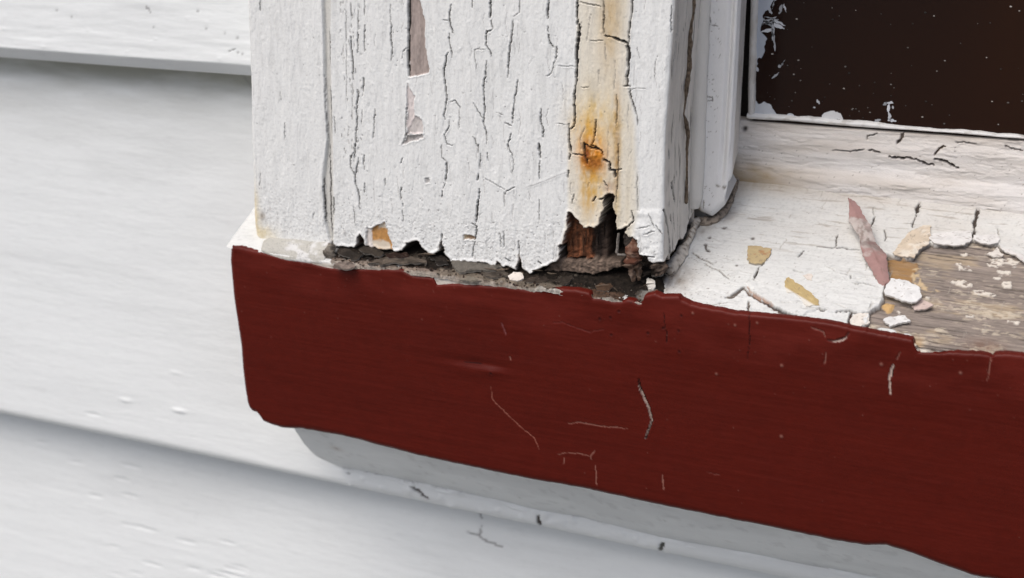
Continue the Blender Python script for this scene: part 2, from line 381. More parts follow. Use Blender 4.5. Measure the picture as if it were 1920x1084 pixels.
for q, w, c in ((((1185, 552), (1170, 600), (1163, 635)), .5, WT), (((1190, 560), (1180, 620)), .16, DK), (((1165, 640), (1168, 720)), .28, WT), (((720, 340), (790, 365), (803, 395)), .22, LT),
                (((810, 410), (850, 420), (915, 400), (937, 370)), .35, (.1, .03, .025)), (((842, 424), (900, 415), (925, 395)), .2, WT), (((375, 270), (378, 400), (368, 520)), .1, DK),
                (((810, 480), (798, 550)), .15, LT), (((1735, 512), (1725, 570), (1712, 640)), .18, LT), (((1225, 480), (1205, 520)), .15, LT)):
    p.crack(frt(F_(q)), w, .2, c, .1, .05)
for q, w, c in ((((243, 70), (247, 150)), .2, LT), (((505, 105), (510, 165)), .22, LT), (((120, 40), (118, 62)), .15, LT), (((675, 95), (730, 105)), .12, (.16, .05, .04))):
    p.crack(frt(Q_(q)), w, .12, c, .1, .04)
for x, y in ((555, 955), (190, 603), (558, 555), (1563, 597), (1118, 548), (295, 328), (420, 315), (58, 260)):
    a, b = frt(F_([(x, y)]))[0]; p.dots(1, (a, a, b, b), (.25, .4), .15, LT, .8)
for x, y in ((1385, 15), (1325, 60), (1248, 70), (1595, 172), (1705, 135), (1835, 45), (1330, 185), (1820, 305), (468, 460), (1815, 155)):
    a, b = frt(S_([(x, y)]))[0]; d = np.hypot(U-a, V-b); p.H += .10*np.exp(-((d-.55)/.18)**2)-.12*np.exp(-(d/.3)**2)
    p.C = mixc(p.C, (.02, .004, .004), np.exp(-(d/.35)**2)*.8)
for i in range(130):
    a = RG.uniform(0, 205); b = RG.uniform(-50, -1) if i % 2 else -abs(RG.normal())*6-1.2; rr = RG.uniform(.07, .17); w = win_cols([(a, b)], 1)
    k = np.exp(-(((U[w]-a)/rr)**2+((V[w]-b)/rr)**2)); p.H[w] += .12*k; p.C[w] = mixc(p.C[w], LT, k*RG.uniform(.0, .6))
# rounded edges of the film: distance to the top, bottom and left borders
hh = (zt-zb)[None, :]*np.ones_like(U); dt = vv[:, None]*hh; db = (1-vv[:, None])*hh; dl = p.U-np.interp(V, lz, lx)
def rnd(d, r): return r*(1-np.sqrt(np.clip(1-np.clip(1-d/r, 0, 1)**2, 0, 1)))
rt = np.where(zt > -.8, .9, .35)[None, :]*np.ones_like(U)
p.H -= rnd(dt, rt)*.9+rnd(db, 2.2)+rnd(dl, 2.0)
p.H += .05*np.exp(-((dt-1.0)/.7)**2)*(zt < -.8)[None, :]
P = np.stack([U, -p.H, V], -1)
Cc, Rr = p.C, p.R+.06*fbm(U*.2, V*.8, 3, 3)
def back(P, ax, i, y, dz=0, dx=0):
    r = (P[i].copy() if ax == 0 else P[:, i].copy()); r[:, 1] = y; r[:, 2] += dz; r[:, 0] += dx; return r
P = np.concatenate([back(P, 0, 0, 2.2, 0)[None], P, back(P, 0, -1, 9, .3)[None], back(P, 0, -1, 30, 2)[None]], 0)
Cc = np.concatenate([Cc[:1], Cc, Cc[-1:], Cc[-1:]], 0); Rr = np.concatenate([Rr[:1], Rr, Rr[-1:], Rr[-1:]], 0)
zl = P[:, 0].copy(); extra = []
for y in (30, 15, 6):
    e = zl.copy(); e[:, 1] = np.maximum(y, e[:, 1]); e[:, 0] -= 0; extra.append(e)
# the left end climbs with the slope of the top
for e in extra:
    f = np.clip((e[:, 2]+48)/48, 0, 1); e[:, 2] += f*(e[:, 1]*TN)*.97
P = np.concatenate([np.stack(extra, 1), P], 1); Cc = np.concatenate([Cc[:, :1]]*3+[Cc], 1); Rr = np.concatenate([Rr[:, :1]]*3+[Rr], 1)
grid_mesh('red_front', P, Cc, Rr, M_red, sill)

# ---- sill top: v<0 runs down behind the red film, v>=0 climbs the slope
u = np.unique(np.concatenate([axis(-1.2, -1.2, 112, 112, .45), axis(112, 112, 208, 700, .21)])); v = np.concatenate([np.arange(-7, 0, .25), axis(0, 0, 58, 62, .21)])
SP = np.array([.69, .70, .685])
p = Panel(u, v, SP, .6); p.warp = 0
U, V = p.U, p.V
p.H += .12*fbm(U*.05, V*.12, 3, 21)+.05*fbm(U*.25, V*.8, 4, 22)+.03*np.abs(fbm(U*1.1, V*2.2, 3, 23))
p.C *= (1+.05*fbm(U*.06, V*.12, 4, 24))[..., None]
p.C = mixc(p.C, (.55, .5, .44), np.clip(ss(22, 50, V)*(.35+.6*fbm(U*.04, V*.12, 4, 27)), 0, 1))
for i_, k_ in enumerate((-.2, -.02, .16)):
    p.H += .07*ss(k_-.015, k_+.015, fbm(U*.07, V*.28, 5, 650+i_, .6))
p.C *= (1-.06*ss(.1, .45, fbm(U*.35, V*2.6, 4, 655))-.10*ss(.2, .5, fbm(U*1.8, V*1.8, 2, 656)))[..., None]
p.C = mixc(p.C, (.30, .25, .20), ss(.36, .5, fbm(U*.12, V*1.4, 4, 657))*.5*ss(15, 35, V))
# dirt close to the casing and jamb
p.blob(top([(1300, 425)])[0], (3.5, 3.5), (.22, .18, .14), .9, .8); p.blob(top([(1350, 400)])[0], (4, 3), (.3, .25, .2), .8, .8)
p.blob(top([(1260, 520)])[0], (5, 6), (.3, .26, .22), .8, .9); p.blob(top([(1370, 350)])[0], (3, 9), (.4, .34, .27), .7, .8)
p.blob(top([(1425, 325)])[0], (9, 6), (.45, .38, .27), .8, .8); p.blob(top([(1460, 345)])[0], (10, 3), (.42, .37, .3), .5, .8)
# bare weathered wood
bare = [(1920, 640), (1845, 600), (1770, 572), (1750, 548), (1680, 547), (1600, 525), (1590, 515), (1540, 550), (1400, 550), (1318, 540), (1300, 555), (1265, 565), (1210, 632), (1100, 628), (1035, 615),
        (1040, 780), (1020, 840), (1012, 890), (995, 935), (930, 985), (925, 1010), (905, 1060), (850, 1075), (880, 1100)]
bare_px = G_(bare)+F_([(1100, 345), (1290, 385), (1300, 420), (1320, 470)])+[(1722, 661)]
T1 = top(bare_px); T1 += [(T1[-1][0], -1.2), (206, -.9), (230, -.9), (240, 12), (236, 20)]
# keep white strip in front: the polygon stops above it
w, d = p.sd(T1, .35, 4, 3)
inn = ss(.10, -.10, d)
Uw, Vw = U[w], V[w]; sk = Vw+.03*Uw
gr1 = fbm(Uw*.06, sk*1.7, 5, 51); gr2 = fbm(Uw*.18, sk*4.0, 4, 52); pat = fbm(Uw*.12, sk*.35, 5, 53)
wood = np.array([.245, .205, .178])*(1+.30*gr1+.22*gr2)[..., None]
wood = mixc(wood, (.42, .33, .22), ss(.12, .5, fbm(Uw*.11, sk*.35, 4, 57))*.6)
res = ss(.20, .34, pat+.35*fbm(Uw*.5, sk*1.6, 3, 54))*ss(-.15, .3, fbm(Uw*.8, sk*1.4, 4, 58)+.15)
wood = mixc(wood, (.55, .48, .38), res*.75)
wood *= (1+.35*fbm(Uw*.5, sk*6.5, 3, 60))[..., None]; wood = mixc(wood, (.50, .43, .34), ss(.22, .3, fbm(Uw*.5, sk*1.8, 4, 68))*.75*ss(-.2, .2, pat)); wood = mixc(wood, (.05, .04, .035), ss(.30, .42, fbm(Uw*.05, sk*2.6, 4, 59))*.7)
p.C[w] = p.C[w]*(1-inn[..., None])+wood*inn[..., None]
p.H[w] = p.H[w]*(1-inn)+inn*(-.75+.16*gr1+.1*gr2+.18*res)
p.C[w] = mixc(p.C[w], (.10, .075, .055), np.exp(-((d+.16)/.13)**2)*.75)  # overhang shadow of the lifted paint edge, painted in as a dark line
p.H[w] += .35*np.exp(-np.clip(d, 0, 9)/1.2)*(d > 0)*ss(3, 6, Vw)
p.R[w] = p.R[w]*(1-inn)+.85*inn
# white remnants stuck to the wood
rem = [[(1430, 765), (1480, 755), (1590, 790), (1585, 805), (1500, 800)], [(1590, 825), (1655, 825), (1745, 860), (1715, 872), (1600, 850)], [(1480, 650), (1560, 665), (1590, 700), (1500, 700)],
       [(1680, 640), (1780, 620), (1900, 640), (1860, 680), (1780, 670), (1700, 680)], [(1745, 700), (1835, 700), (1830, 735), (1760, 730)], [(1785, 770), (1840, 765), (1838, 810), (1790, 808)],
       [(1515, 585), (1560, 590), (1555, 603), (1520, 602)], [(1545, 985), (1600, 982), (1600, 1000), (1550, 1000)], [(1285, 865), (1320, 870), (1310, 885), (1290, 882)],
       [(1720, 740), (1775, 745), (1740, 765)], [(1810, 1010), (1900, 1030), (1880, 1050), (1820, 1035)], [(1100, 960), (1130, 965), (1120, 980)]]
for i, q in enumerate(rem):
    w, d = p.sd(top(G_(q)), .3, 4); k = ss(.08, -.08, d)*ss(-.12, .02, fbm(U[w]*.8, V[w]*1.9, 4, 71+i)+.1); p.H[w] += .32*k; p.C[w] = mixc(p.C[w], (.68, .63, .56), k)
w, d = p.sd(top(G_([(1038, 635), (1090, 632), (1230, 650), (1240, 700), (1200, 780), (1150, 775), (1050, 770)])), .25, 3); k = ss(.2, -.2, d)
p.C[w] = mixc(p.C[w], np.array([.33, .19, .075])*1.0, k*np.clip(.85+.3*fbm(U[w]*.2, V[w]*2, 3, 61), 0, 1)); p.H[w] += .2*k
w, d = p.sd(top(G_([(1170, 790), (1210, 690), (1260, 680), (1250, 740), (1290, 800), (1380, 830), (1300, 830), (1210, 800)])), .4, 4); k = ss(.25, -.25, d)*ss(-.3, .1, fbm(U[w], V[w], 3, 9))
p.C[w] = mixc(p.C[w], (.55, .42, .26), k); p.H[w] += .15*k
w, d = p.sd(top(G_([(1015, 920), (1050, 905), (1085, 915), (1078, 955), (1040, 975), (1020, 955)])), .25, 3); p.C[w] = mixc(p.C[w], (.55, .36, .16), ss(.1, -.2, d)); p.H[w] += .5*ss(.1, -.7, d)
p.blob(top(I_([(880, 950)]))[0], (4, 2.2), (.17, .09, .06), .7, .7)
p.blob(top(I_([(380, 945)]))[0], (1.3, 3), (.5, .35, .2), .8, .7)
# paint layers: a second skin that has slipped, with an edge along the long slit
w, d = p.sd(top(G_([(140, 785), (190, 775), (205, 720), (240, 680), (275, 650), (300, 300), (860, 578), (1000, 740), (1040, 790), (1012, 890), (995, 935), (930, 988), (860, 993), (810, 980), (720, 985), (640, 985), (590, 965), (500, 1010), (450, 1005), (350, 960), (280, 925), (190, 875)])), .3, 4, 3)
p.H[w] += .42*ss(.12, -.12, d)*ss(8, 0, V[w]-20)
DKB = (.06, .045, .035)
for q, wd_, c in ((((0, 885), (40, 880), (80, 850), (122, 818)), .55, (.14, .12, .1)), (((190, 770), (200, 735), (210, 712)), .45, DKB), (((212, 705), (240, 680), (275, 650)), .22, DKB), (((140, 790), (190, 768)), .15, DKB),
                 (((590, 560), (700, 565), (780, 572), (860, 580)), .32, DKB), (((728, 480), (716, 510), (712, 560)), .16, DKB), (((505, 585), (490, 610), (470, 630)), .26, DKB), (((148, 905), (152, 980)), .24, DKB),
                 (((590, 965), (650, 975)), .3, DKB), (((710, 985), (810, 980), (860, 995), (930, 990)), .28, DKB), (((810, 985), (795, 1040), (795, 1083)), .5, (.05, .03, .025)),
                 (((690, 78), (760, 100), (850, 132)), .3, (.16, .13, .1)), (((850, 130), (950, 148), (1000, 143), (1110, 170)), .2, (.3, .25, .2)), (((1170, 195), (1280, 225), (1350, 242), (1400, 258), (1550, 270)), .26, (.2, .17, .14)),
                 (((1640, 268), (1780, 280), (1920, 292)), .16, (.3, .25, .2)), (((1280, 230), (1250, 262), (1242, 285)), .2, DKB), (((1245, 285), (1232, 340)), .6, DKB), (((1228, 345), (1212, 400), (1205, 440)), .16, DKB),
                 (((1650, 270), (1625, 300), (1615, 360), (1605, 400), (1603, 450)), .6, DKB), (((1600, 455), (1580, 505)), .8, DKB), (((965, 365), (940, 430)), .22, DKB), (((1028, 445), (1025, 525)), .14, DKB),
                 (((1170, 408), (1210, 412)), .12, DKB), (((300, 150), (400, 165), (490, 182)), .2, (.3, .25, .2)), (((490, 60), (560, 66), (620, 75)), .2, (.25, .2, .16)), (((880, 45), (980, 62)), .14, (.3, .27, .23)),
                 (((640, 205), (740, 212)), .14, (.35, .3, .25)), (((810, 235), (935, 240)), .12, (.35, .3, .25)), (((745, 740), (808, 750), (806, 775)), .1, DKB), (((820, 800), (900, 805), (980, 828)), .16, (.2, .18, .15)),
                 (((640, 690), (700, 720)), .08, (.4, .38, .35)), (((440, 715), (500, 735)), .12, (.3, .28, .25)), (((1010, 215), (1040, 218)), .25, DKB), (((1620, 208), (1720, 215), (1920, 245)), .12, (.4, .37, .33)),
                 (((960, 300), (955, 365)), .08, (.35, .33, .3)), (((1750, 440), (1755, 490)), .12, (.3, .27, .23))):
    p.crack(top(G_(q)), wd_*1.25, .5, np.array(c)*.8, .3, .12)
slit = ((122, 822), (150, 860), (190, 885), (240, 915), (290, 945), (350, 975), (400, 1000), (450, 1015), (500, 1024))
p.crack(top(G_(slit)), .75, .6, (.13, .09, .07), .2, .1); p.crack(top(G_([(x+18, y-6) for x, y in slit[:5]])), .35, .3, (.36, .24, .18), .2, .05); p.crack(top(G_([(x, y-10) for x, y in slit[3:]])), .3, .5, (.03, .02, .018), .2, .1)
for q, wd_, c in ((((240, 470), (300, 520), (345, 540), (400, 560)), .32, (.14, .12, .1)), (((340, 560), (400, 600), (460, 625), (540, 685)), .22, (.16, .14, .12)), (((345, 410), (355, 450), (380, 470)), .3, DKB), (((360, 895), (450, 875), (540, 862)), .18, (.25, .22, .2)),
                 (((500, 825), (545, 830), (600, 790), (650, 745)), .5, (.12, .1, .09)), (((480, 285), (510, 278)), .25, DKB), (((680, 860), (682, 945)), .22, (.15, .12, .1))):
    p.crack(top(H_(q)), wd_, .4, c, .2, .05)
for i in range(110):
    x = RG.uniform(119, 205); z = RG.uniform(3, 52); L = RG.uniform(1, 5); a_ = RG.normal()*.25 if i % 4 else 1.5
    p.crack([(x, z), (x+L*.5*math.cos(a_), z+L*.5*math.sin(a_)+RG.normal()*.15), (x+L*math.cos(a_), z+L*math.sin(a_))], RG.uniform(.03, .08), .12, (.36, .33, .29), .3, .02, 3)
p.dots(260, (114, 150, 0, 22), (.08, .2), -.12, (.16, .13, .11), .8, lambda x, y: math.exp(-((x-118)/14)**2)+.12)
p.dots(160, (120, 205, 4, 50), (.07, .16), -.1, (.2, .17, .15), .8)
p.dots(70, (115, 150, .2, 3), (.08, .2), -.15, (.1, .08, .07), .9)
for x, y in ((715, 365), (590, 578), (490, 285), (378, 360), (345, 415), (362, 460)):
    a, b = top(H_([(x, y)]))[0]; p.dots(1, (a, a, b, b), (.35, .5), -.2, (.08, .06, .05), .95)
# front drop: cream and grey paint edges behind the film
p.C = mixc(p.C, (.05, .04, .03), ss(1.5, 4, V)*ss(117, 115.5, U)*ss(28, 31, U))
f = ss(0, -.6, V); nfr = fbm(U*.35, V*1.0, 4, 33)
p.C = mixc(p.C, (.62, .57, .50), f*.9); p.C = mixc(p.C, (.25, .2, .16), f*ss(.05, .35, nfr)*ss(165, 172, U)); p.C = mixc(p.C, (.42, .36, .3), f*ss(0, .3, nfr)*ss(120, 112, U))
p.H += f*.12*fbm(U*1.2, V*1.5, 3, 34)
rc = .7; ang = np.clip((V+rc)/(2*rc), 0, 1)*(math.pi/2+SL*0)
Yb = np.where(V > 0, V*CS, .45); Zb = np.where(V > 0, V*SN, V)
k = ss(-.3, .3, V); Ny = -(1-k)-k*SN; Nz = k*CS; nl = np.hypot(Ny, Nz)
Yb = Yb+.0*V; Yb = np.where((V >= 0), np.maximum(V*CS, .45*np.exp(-V*1.5)+V*CS*.999), Yb)
Lx = np.interp(V, [0, 16, 60], [0, -.6, -1.0])
P = np.stack([U+(Lx+.35+2.6*ss(.3, -.3, V))*np.exp(-(U+1.2)/4), Yb+Ny/nl*p.H, Zb+Nz/nl*p.H], -1)
grid_mesh('white_top', P, p.C, p.R, M_sillp, sill)
boxes('sill_core', [(2.5, 690, 3.2, 58, -47, -.5)], (.2, .15, .1), M_rot, sill)
TOPP = p

# ================================================================== window casing
casing = tag(empty('window_casing'), 'cracked and rotting white vertical casing board standing on the red sill', 'window trim')
xl_pts = cas([(463, 0), (466, 80), (469, 160), (471, 270), (474, 330), (475, 375), (476, 420), (479, 440), (484, 448), (491, 452)])
xlz = np.array([b for a, b in xl_pts])[::-1]; xlx = np.array([a for a, b in xl_pts])[::-1]
u = np.concatenate([[-18, -10, -4, 0, 2, 3.2, 4, 4.6], np.arange(5, XC+24, .2)]); v = np.concatenate([axis(-1.0, -1.0, 73, 76, .2), np.geomspace(78, 420, 30)])
CP = np.array([.81, .825, .815])
p = Panel(u, v, CP, .5); p.warp = 1.0
U0, V = p.U.copy(), p.V
XL0 = 5.0
shift = (np.interp(V, xlz, xlx)-XL0)
p.U = U0+shift*np.exp(-np.clip(U0-XL0, 0, 99)/5)
U = p.U
side = ss(XC-.2, XC+.6, U0)
# broad undulation, brushed and wrinkled paint
p.H += .16*fbm(U*.12, V*.02, 3, 1)+.05*fbm(U*.9, V*.07, 4, 2)+.028*np.abs(fbm(U*1.6, V*.9, 3, 3))
low = ss(24, 8, V+3*fbm(U*.1, V*.1, 2, 6)); stp = fbm(U*2.1, V*2.1, 2, 8)
p.H += (.02+.065*low)*ss(-.1, .5, fbm(U*2.9, V*2.9, 2, 8))*(1-side)
wr = ss(0, .35, fbm(U*.22, V*.16, 3, 15)-.05); p.H += .05*wr*fbm(U*1.5, V*1.5, 3, 16)
p.C = mixc(p.C, (.42, .41, .40), low*ss(.3, .55, -fbm(U*2.4, V*2.4, 2, 18))*.5)
# seam between the narrow edge strip and the wide face
la = cas(A_([(636, 0), (645, 300), (650, 560), (660, 760), (672, 1000)])+B_([(640, 240), (645, 400), (655, 560), (690, 720)]))
lb = cas(A_([(694, 0), (690, 300), (694, 560), (700, 760), (706, 1000)])+B_([(708, 240), (712, 400), (716, 560), (712, 720)]))
def xof(L, V):
    L = sorted(L, key=lambda t: t[1]); return np.interp(V, [b for a, b in L], [a for a, b in L])
xa, xb = xof(la, V), xof(lb, V); tt = (U-xa)/(xb-xa)
gm = ss(-.12, .1, tt)*ss(1.12, .9, tt); p.H -= gm*(.9-.7*np.clip(tt, 0, 1)); p.C = mixc(p.C, (.56, .55, .51), gm*.75)
p.H += .12*np.exp(-((tt+.25)/.2)**2)
# right half stained yellow by the rusting nail
def band(q, V): L = cas(q); return xof(L, V)
yb0 = band(C_([(705, 0), (700, 480), (685, 820), (645, 1000)])+D_([(640, 190), (640, 480), (600, 700)]), V); yb1 = band(C_([(1095, 0), (1060, 520), (1120, 900)])+D_([(1135, 200), (1140, 470), (1100, 700)]), V)
yb = ss(-.05, .03, (U-yb0)/(yb1-yb0))*ss(1.06, .94, (U-yb0)/(yb1-yb0))
p.C = mixc(p.C, (.76, .68, .52), yb*np.clip(.62+.3*fbm(U*.4, V*.05, 4, 41), 0, 1)*(1-side)*.95)
p.H += yb*.18*(1-side)
q = cas(C_([(940, 120)]))[0]; p.blob(q, (2.6, 13), (.62, .48, .29), .9, .4)
for (x, y, rx, ry, c, a) in ((800, 860, 5.0, 6, (.78, .58, .24), .7), (790, 980, 3.2, 5, (.72, .40, .08), .9), (985, 900, .8, 7.5, (.50, .28, .08), .8), (985, 1000, 1.6, 9, (.70, .54, .26), .5), (945, 930, 1.2, 1.8, (.55, .33, .1), .55)):
    p.blob(cas(C_([(x, y)]))[0], (rx, ry), c, a, .9)
for (x, y, rx, ry, c, a) in ((810, 230, 3.0, 8, (.74, .50, .14), .85), (790, 330, 2.0, 6, (.66, .38, .10), .6), (990, 150, .7, 9, (.42, .25, .09), .75), (985, 420, 1.0, 6, (.68, .54, .3), .5), (815, 90, 3.0, 3.8, (.70, .27, .02), 1.25),
                            (775, 60, 1.3, 2.8, (.25, .07, .012), .9), (830, 130, 2.0, 1.6, (.36, .12, .02), .8), (930, 310, 1.5, 1.2, (.45, .25, .12), .8)):
    p.blob(cas(D_([(x, y)]))[0], (rx, ry), c, a, .9, 1.6)
a, b = cas(D_([(810, 85)]))[0]; p.H += .55*np.exp(-((U-a)/2.6)**2-((V-b)/3.2)**2); p.H += .3*np.exp(-((U-a)/3.)**2-((V-b)/4.)**2)*fbm(U*1.7, V*1.7, 3, 44)
a, b = cas(C_([(985, 950)]))[0]; p.H += .25*np.exp(-((U-a)/.8)**2-((V-b)/6)**2)*(.5+fbm(U*1.3, V*1.3, 3, 45))
p.blob((xl_pts[6][0]+.3, xl_pts[6][1]), (1.5, 9), (.72, .58, .30), .9, .6); p.blob((xl_pts[8][0]+2, xl_pts[8][1]+1.5), (4, 2.5), (.72, .62, .40), .6, .8)
p.blob(cas(B_([(205, 520)]))[0], (.8, 1.2), (.2, .15, .1), .8, .8)
# ---- cracks traced from the photograph
def K(f, L):
    for q, w in L: p.crack(cas(f(q)), w*.72 if w < .45 else w*.85, .75*min(1, .35+w*1.6), (.035, .03, .028), .16, .09)
K(A_, [(((1125, 30), (1128, 180)), .09), (((1128, 170), (1130, 300), (1138, 340), (1130, 440)), .24), (((1250, 340), (1215, 370), (1205, 425)), .14), (((1250, 600), (1248, 700), (1240, 780), (1235, 900), (1238, 965), (1205, 1045)), .2),
       (((1238, 965), (1350, 960)), .14), (((890, 645), (882, 800), (885, 900), (875, 980), (868, 1083)), .28), (((840, 20), (845, 130)), .16), (((838, 260), (842, 330), (855, 450), (858, 575)), .33),
       (((890, 70), (888, 220)), .12), (((888, 230), (886, 380)), .26), (((935, 0), (936, 110)), .2), (((940, 180), (938, 370)), .24), (((930, 560), (928, 665)), .3), (((920, 790), (915, 890)), .12), (((1012, 790), (1005, 900), (1000, 1010)), .18),
       (((800, 70), (803, 300)), .1), (((808, 320), (806, 740)), .09), (((850, 600), (850, 860)), .08), (((1560, 35), (1545, 120), (1555, 180), (1575, 240)), .32), (((1545, 150), (1500, 145)), .12), (((1545, 240), (1550, 320), (1565, 380), (1562, 420)), .2),
       (((1540, 375), (1522, 410), (1520, 470), (1508, 500), (1515, 600), (1528, 700), (1520, 780), (1503, 830), (1515, 865)), .3), (((1550, 735), (1590, 725), (1625, 785)), .17), (((1620, 790), (1612, 930)), .12),
       (((1545, 865), (1540, 920), (1508, 970), (1530, 1040), (1575, 1045)), .2), (((1710, 0), (1712, 55)), .2), (((1843, 0), (1842, 130)), .42), (((1850, 145), (1860, 205)), .3), (((1860, 210), (1815, 225), (1812, 260), (1808, 325), (1840, 370), (1850, 415)), .26),
       (((1808, 355), (1730, 360), (1732, 410), (1745, 520)), .1), (((1812, 435), (1803, 560), (1790, 620), (1795, 720), (1800, 790), (1793, 890), (1812, 960), (1815, 1040)), .26), (((1720, 740), (1780, 850), (1793, 850)), .13), (((1720, 985), (1755, 1060)), .16),
       (((187, 0), (188, 80)), .2), (((366, 880), (366, 1010)), .12), (((330, 660), (335, 720)), .1), (((718, 840), (725, 960)), .14), (((645, 540), (655, 760), (672, 1000)), .13), (((682, 200), (690, 300), (688, 480)), .18), (((690, 620), (695, 760), (700, 960)), .2)])
K(B_, [(((868, 0), (866, 100)), .3), (((858, 60), (838, 90), (836, 170), (865, 225)), .25), (((893, 100), (885, 150), (870, 225), (872, 290), (888, 340), (900, 380), (903, 470)), .3), (((935, 80), (930, 150)), .26), (((940, 280), (935, 350)), .22),
       (((1488, 0), (1492, 100), (1525, 125)), .16), (((1528, 130), (1525, 200), (1520, 270)), .4), (((1515, 285), (1500, 322)), .2), (((1495, 340), (1493, 390)), .26), (((1490, 650), (1488, 720)), .35), (((1490, 700), (1485, 765)), .6), (((1753, 0), (1755, 60)), .2),
       (((1772, 70), (1768, 180)), .22), (((1755, 215), (1748, 260)), .3), (((1762, 325), (1758, 400)), .35), (((1755, 400), (1745, 490), (1738, 560)), .5), (((1745, 590), (1738, 650), (1728, 690)), .32), (((1735, 700), (1718, 760), (1715, 820)), .2), (((1710, 570), (1740, 590)), .25),
       (((1200, 310), (1198, 400)), .25), (((1213, 430), (1215, 450)), .25), (((1213, 470), (1215, 560)), .1), (((1210, 100), (1195, 140)), .2), (((640, 240), (645, 400), (655, 560)), .32), (((680, 0), (685, 200), (690, 300), (688, 450), (700, 690)), .34), (((712, 380), (715, 510)), .3),
       (((860, 450), (870, 590)), .13), (((575, 490), (565, 540)), .13), (((1820, 60), (1825, 120)), .14), (((1085, 250), (1085, 300)), .16), (((188, 200), (182, 300)), .12)])
K(C_, [(((238, 145), (232, 250), (215, 330), (205, 450), (200, 560)), .32), (((285, 0), (285, 90)), .2), (((285, 90), (238, 120)), .1), (((498, 0), (490, 60), (487, 135)), .42), (((490, 190), (492, 230)), .2), (((490, 245), (505, 310), (530, 340)), .28), (((553, 335), (552, 380), (548, 430)), .34),
       (((548, 430), (530, 480), (515, 530), (480, 545)), .14), (((272, 575), (265, 640), (250, 720), (240, 800), (235, 890)), .26), (((180, 885), (225, 905)), .26), (((225, 960), (205, 1030), (200, 1083)), .26), (((115, 810), (170, 830)), .1), (((440, 780), (440, 870), (457, 930), (455, 990)), .32),
       (((425, 1035), (422, 1083)), .3), (((705, 0), (703, 80), (703, 180)), .5), (((718, 175), (715, 240), (703, 330), (700, 480), (695, 600)), .85), (((695, 600), (680, 680), (685, 820), (678, 910)), .55), (((678, 910), (655, 930)), .3), (((640, 890), (645, 1000), (652, 1083)), .4),
       (((725, 15), (800, 30), (880, 45)), .14), (((890, 0), (892, 100), (895, 240)), .24), (((905, 255), (955, 266)), .35), (((960, 268), (1030, 295), (1070, 315)), .6), (((1100, 0), (1090, 120)), .35), (((1090, 120), (1075, 230), (1072, 310)), .25), (((1062, 315), (1075, 400), (1072, 500)), .8),
       (((1072, 500), (1062, 570), (1065, 620)), .45), (((1040, 618), (1085, 622)), .3), (((1080, 640), (1100, 730), (1135, 830)), .3), (((1135, 830), (1143, 900)), .18), (((1085, 637), (1200, 640)), .09), (((837, 860), (835, 940), (815, 1030)), .36), (((750, 1030), (755, 1083)), .35), (((755, 1025), (790, 1050), (860, 1075)), .4),
       (((1270, 420), (1262, 560)), .1), (((1135, 340), (1150, 420)), .1), (((560, 470), (690, 480)), .06), (((735, 625), (790, 625)), .06), (((800, 290), (890, 290)), .07), (((985, 680), (990, 800), (985, 900)), .14), (((545, 890), (640, 895)), .1)])
K(D_, [(((760, 0), (762, 60), (785, 140)), .5), (((805, 5), (880, 45), (890, 80)), .4), (((895, 110), (935, 130)), .5), (((935, 130), (938, 185), (975, 190)), .5), (((975, 190), (975, 235)), .55), (((665, 70), (750, 75)), .2), (((980, 185), (1020, 180)), .2), (((895, 265), (915, 300)), .24), (((835, 380), (815, 410)), .35),
       (((865, 395), (900, 385)), .4), (((680, 360), (665, 430)), .12), (((652, 0), (660, 60)), .5), (((650, 70), (645, 110)), .35), (((640, 190), (635, 240)), .3), (((255, 310), (190, 340), (185, 370)), .16), (((30, 240), (185, 330)), .09), (((240, 90), (245, 180), (230, 215)), .1), (((205, 0), (210, 30), (240, 90)), .18),
       (((175, 350), (180, 450)), .12), (((170, 630), (172, 740)), .2), (((150, 650), (152, 740)), .14), (((280, 700), (283, 800)), .28), (((430, 0), (436, 100)), .35), (((430, 120), (430, 250)), .18), (((430, 400), (430, 570)), .12), (((1140, 200), (1140, 480)), .14), (((1000, 0), (1000, 160), (985, 420)), .16),
       (((1095, 480), (1110, 550), (1060, 600)), .25), (((1220, 500), (1260, 600)), .15), (((1270, 580), (1320, 650)), .16), (((1130, 610), (1230, 590)), .12), (((1180, 650), (1260, 630)), .14), (((1150, 800), (1260, 815)), .25), (((185, 820), (212, 840)), .25), (((420, 845), (440, 860)), .2)])
p.crack(cas(D_(((635, 200), (560, 225), (470, 265), (400, 290), (330, 312)))), .12, -.16, (.45, .45, .45), .03, .08, 3)
# random fine vertical checks
for i in range(90):
    x = RG.uniform(31, 115); z = RG.uniform(3, 76); L = RG.uniform(1.5, 7)
    p.crack([(x, z), (x+RG.normal()*.3, z+L/2), (x+RG.normal()*.4, z+L)], RG.uniform(.02, .06), .18, (.35, .34, .33), .12, .01, 3)
for i in range(110):   # dashed checks beside the seam
    x = RG.choice([34.5, 35.6, 36.6, 38.2, 33.2])+RG.normal()*.35; z = RG.uniform(22, 76)
    p.crack([(x, z), (x+RG.normal()*.05, z+RG.uniform(.3, 1.1))], RG.uniform(.04, .12), .25, (.2, .19, .18), .1, .03, 2)
p.dots(2600, (30, XC-1, 1, 76), (.06, .17), -.2, (.14, .13, .12), .8, lambda x, y: .85*math.exp(-(y/15)**2)+.07)
p.dots(260, (7, 29, 1, 76), (.06, .18), -.12, (.18, .17, .16), .8, lambda x, y: .7*math.exp(-(y/16)**2)+.10)
p.dots(900, (30, XC-1, 1, 76), (.12, .35), .1, None, 0, lambda x, y: .7*math.exp(-(y/20)**2)+.25*(x < 50)+.1)
